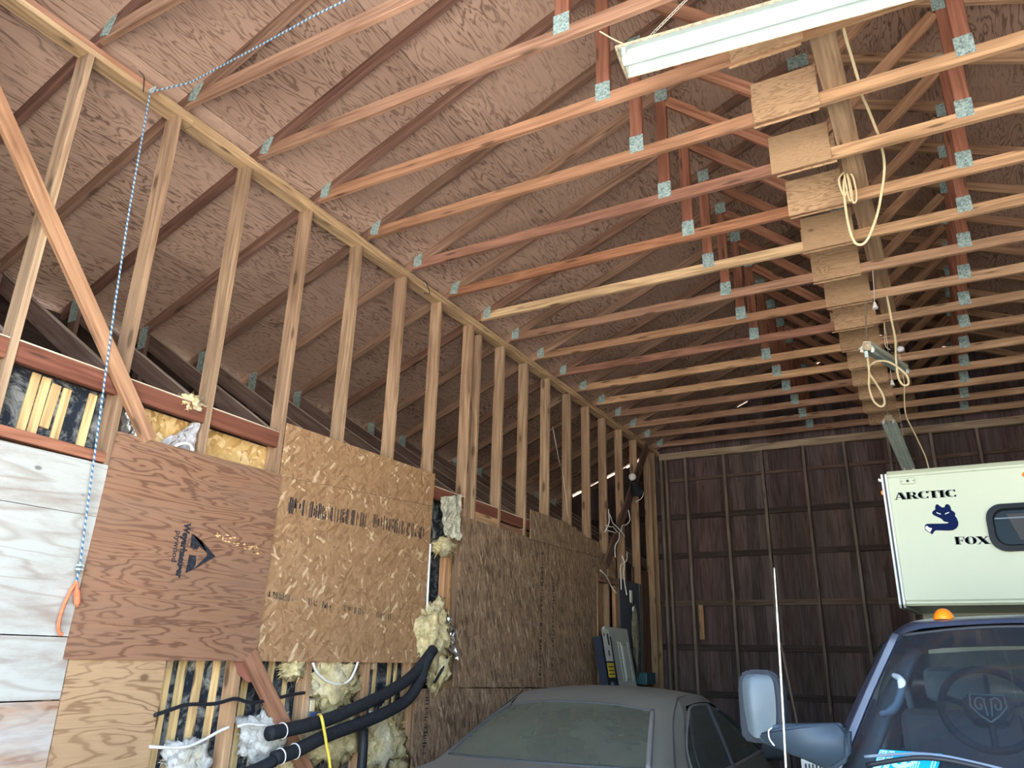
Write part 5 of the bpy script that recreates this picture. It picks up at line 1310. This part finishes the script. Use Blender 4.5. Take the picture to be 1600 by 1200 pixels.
fox = [(-0.003, 2.59), (0.008, 2.594), (0.022, 2.579), (0.032, 2.571), (0.044, 2.572), (0.051, 2.586), (0.062, 2.591), (0.074, 2.584), (0.079, 2.566), (0.079, 2.551), (0.093, 2.539), (0.099, 2.526), (0.094, 2.512), (0.102, 2.5), (0.107, 2.47), (0.102, 2.45), (0.09, 2.434), (0.07, 2.423), (0.045, 2.422), (0.004, 2.426), (-0.027, 2.428), (-0.035, 2.422), (-0.049, 2.404), (-0.07, 2.42), (-0.086, 2.435), (-0.087, 2.45), (-0.082, 2.465), (-0.07, 2.472), (-0.041, 2.472), (0.01, 2.469), (0.041, 2.468), (0.055, 2.473), (0.043, 2.477), (0.028, 2.481), (0.015, 2.5), (-0.004, 2.512), (-0.021, 2.523), (-0.031, 2.535), (-0.027, 2.55), (-0.01, 2.561), (-0.008, 2.578)]
em = face_print('fox_emblem', [fox], NAVY, .0015)
o = face_print('emblem_white', [[(-0.08, 2.457), (-0.069, 2.459), (-0.063, 2.449), (-0.045, 2.442), (-0.06, 2.416), (-0.076, 2.432), (-0.085, 2.444)], [(-0.005, 2.543), (0.018, 2.531), (0.017, 2.526), (-0.006, 2.537)], [(0.041, 2.531), (0.066, 2.541), (0.065, 2.535), (0.041, 2.525)]], TRL, .0025)
# engraved serif capitals: thick stem, thin inline stem, hairlines
def arcband(cx, cz, rx, rz, a0, a1, t0, t1, n=14):
    """band along an ellipse arc whose width swells from t0 to t1 in the middle"""
    out = []; inn = []
    for k in range(n + 1):
        u = k / n; a = a0 + (a1 - a0) * u; t = t0 + (t1 - t0) * math.sin(math.pi * u)
        out.append((cx + rx * math.cos(a), cz + rz * math.sin(a))); inn.append((cx + (rx - t) * math.cos(a), cz + (rz - t * .35) * math.sin(a)))
    return [[out[k], out[k + 1], inn[k + 1], inn[k]] for k in range(n)]
R_ = lambda a, b, c, d: [(a, c), (b, c), (b, d), (a, d)]
PI = math.pi
GL = {
 'A': ([[(.40, 1), (.62, 1), (1.02, 0), (.74, 0)], [(.67, 1), (.71, 1), (1.11, 0), (1.06, 0)], [(.42, 1), (.47, 1), (.11, 0), (.06, 0)], R_(.22, .72, .28, .34), R_(-.05, .22, 0, .05), R_(.66, 1.18, 0, .05)], 1.12),
 'R': ([R_(.08, .34, 0, 1), R_(.38, .42, 0, 1), R_(0, .5, 0, .05), R_(0, .5, .95, 1), R_(.42, .62, .95, 1), R_(.42, .62, .46, .51), [(.50, .48), (.74, .48), (1.04, 0), (.78, 0)], [(.78, .48), (.82, .48), (1.12, 0), (1.07, 0)], R_(.74, 1.16, 0, .05)] + arcband(.58, .73, .36, .27, -PI / 2, PI / 2, .04, .22), 1.14),
 'C': (arcband(.52, .5, .50, .5, PI * .30, PI * 1.70, .03, .27) + arcband(.60, .5, .30, .40, PI * .5, PI * 1.5, .02, .05) + [[(.86, 1.0), (.92, 1.0), (.92, .66), (.80, .80)], [(.80, .16), (.95, .30), (.95, .05), (.86, .0)]], 1.0),
 'T': ([R_(.34, .60, 0, 1), R_(.64, .68, 0, 1), R_(.24, .78, 0, .05), R_(.0, 1.0, .94, 1), [(0, 1), (.06, 1), (.02, .68), (-.02, .68)], [(.94, 1), (1.0, 1), (1.02, .68), (.98, .68)]], 1.04),
 'I': ([R_(.08, .34, 0, 1), R_(.38, .42, 0, 1), R_(0, .5, 0, .05), R_(0, .5, .95, 1)], .54),
 'F': ([R_(.08, .34, 0, 1), R_(.38, .42, 0, 1), R_(0, .52, 0, .05), R_(0, .86, .94, 1), [(.80, 1), (.86, 1), (.88, .66), (.84, .66)], R_(.42, .68, .48, .54), R_(.64, .69, .36, .66)], .92),
 'O': (arcband(.5, .5, .5, .5, PI * .5, PI * 1.5, .04, .27) + arcband(.5, .5, .5, .5, -PI * .5, PI * .5, .04, .27) + arcband(.56, .5, .27, .40, PI * .5, PI * 1.5, .02, .05), 1.06),
 'X': ([[(.0, 1), (.30, 1), (1.0, 0), (.70, 0)], [(.35, 1), (.40, 1), (1.10, 0), (1.05, 0)], [(.92, 1), (.98, 1), (.12, 0), (.06, 0)], R_(-.06, .42, .95, 1), R_(.78, 1.14, .95, 1), R_(-.04, .28, 0, .05), R_(.66, 1.16, 0, .05)], 1.12)}
def lettering(word, xa, xb, za, zb, h0, h1):
    tot = sum(GL[c][1] for c in word); sx = (xb - xa) / tot; u = xa
    for k, c in enumerate(word):
        P, adv = GL[c]; f_ = lambda q: za + (zb - za) * (q - xa) / (xb - xa); hh = lambda q: h0 + (h1 - h0) * (q - xa) / (xb - xa)
        polys = [[(u + a * sx + dx, f_(u + a * sx) + b * hh(u)) for a, b in p] for p in P for dx in (-.0022, .0022)]
        face_print('decal_letter', polys, DARKT, .0014)
        u += adv * sx
lettering('ARCTIC', -.232, .122, 2.640, 2.634, .047, .047)
lettering('FOX', .070, .258, 2.334, 2.328, .048, .048)
# front window
def rrect(xa, xb, za, zb, r, n=8):
    out = []
    for cx, cz, a in ((xb - r, za + r, -PI / 2), (xb - r, zb - r, 0), (xa + r, zb - r, PI / 2), (xa + r, za + r, PI)):
        out += [(cx + r * math.cos(a + PI / 2 * k / n), cz + r * math.sin(a + PI / 2 * k / n)) for k in range(n + 1)]
    return out
oo, ii, i2 = rrect(.258, 1.38, 2.278, 2.566, .09), rrect(.290, 1.348, 2.308, 2.536, .07), rrect(.300, 1.338, 2.318, 2.526, .065)
bm = bmesh.new(); n = len(oo); ra = [[bm.verts.new((p[0], y, p[1])) for p in q] for q, y in ((oo, 5.598), (oo, 5.572), (ii, 5.566), (i2, 5.585), (i2, 5.600))]
for a, b in zip(ra, ra[1:]):
    for k in range(n): bm.faces.new((a[k], a[(k + 1) % n], b[(k + 1) % n], b[k]))
wf_ = frombm('front_window', bm, mat_plain('window_rubber', (.013, .016, .02), .6, 0, .2), tl_, None, False)
bm = bmesh.new(); prism(bm, i2, lambda u, v, d: (u, d, v), 5.592, 5.598); o = frombm('window_pane', bm, mat_plain('tinted_pane', (.009, .016, .020), .12, 0, .07, .1), None); o.parent = wf_
bm = bmesh.new(); prism(bm, [(.37, 2.505), (.95, 2.50), (.98, 2.36), (.42, 2.345)], lambda u, v, d: (u, d, v), 5.5905, 5.592); o = frombm('window_blind', bm, mat_plain('blind', (.035, .034, .034), .5, 0, .2), None); o.parent = wf_
bm = bmesh.new(); bx(bm, .30, 1.33, 5.589, 5.5925, 2.476, 2.484); o = frombm('window_bar', bm, mat_plain('bar_grey', (.10, .14, .15), .4), None); o.parent = wf_
# marker lamps: missing lens plate at the corner, amber lenses along the top
bm = bmesh.new(); prism(bm, rrect(-.188, -.097, 2.737, 2.778, .012, 4), lambda u, v, d: (u, d, v), 5.590, 5.6); bmesh.ops.bevel(bm, geom=bm.edges[:], offset=.003, segments=1, affect='EDGES'); o_ = frombm('lamp_plate', bm, TRW, tl_)
for q, r in ((-.142, .009), (-.176, .003), (-.108, .004)):
    bm = bmesh.new(); prism(bm, [(q + r * math.cos(2 * PI * k / 14), 2.7575 + r * math.sin(2 * PI * k / 14)) for k in range(14)], lambda u, v, d: (u, d, v), 5.5885, 5.5902); frombm('socket_hole', bm, BLACKP, tl_)
for cx in (.525, .83, 1.14, 1.70):
    bm = bmesh.new(); bmesh.ops.create_uvsphere(bm, u_segments=16, v_segments=8, radius=1)
    for v in bm.verts: v.co = Vector((v.co.x * .033, v.co.y * .018, v.co.z * .020))
    frombm('marker_lamp', bm, AMB, tl_, None, True, Matrix.Translation((cx, 5.598, 2.741)))
boxo('roof_vent', .75, 1.25, 6.0, 6.5, 2.86, 2.93, TRL, tl_, None, .01)
bm = bmesh.new()
for s in (.30, 1.34):
    bx(bm, s - .04, s + .04, 8.62, 8.70, 0.0, .80)
frombm('landing_leg', bm, STEEL, tl_)
for x in (-.12, 1.76):
    for y in (9.6, 10.45): wheel(tl_, Matrix.Identity(4), x, y, .36, .2, TYRE, RIM)
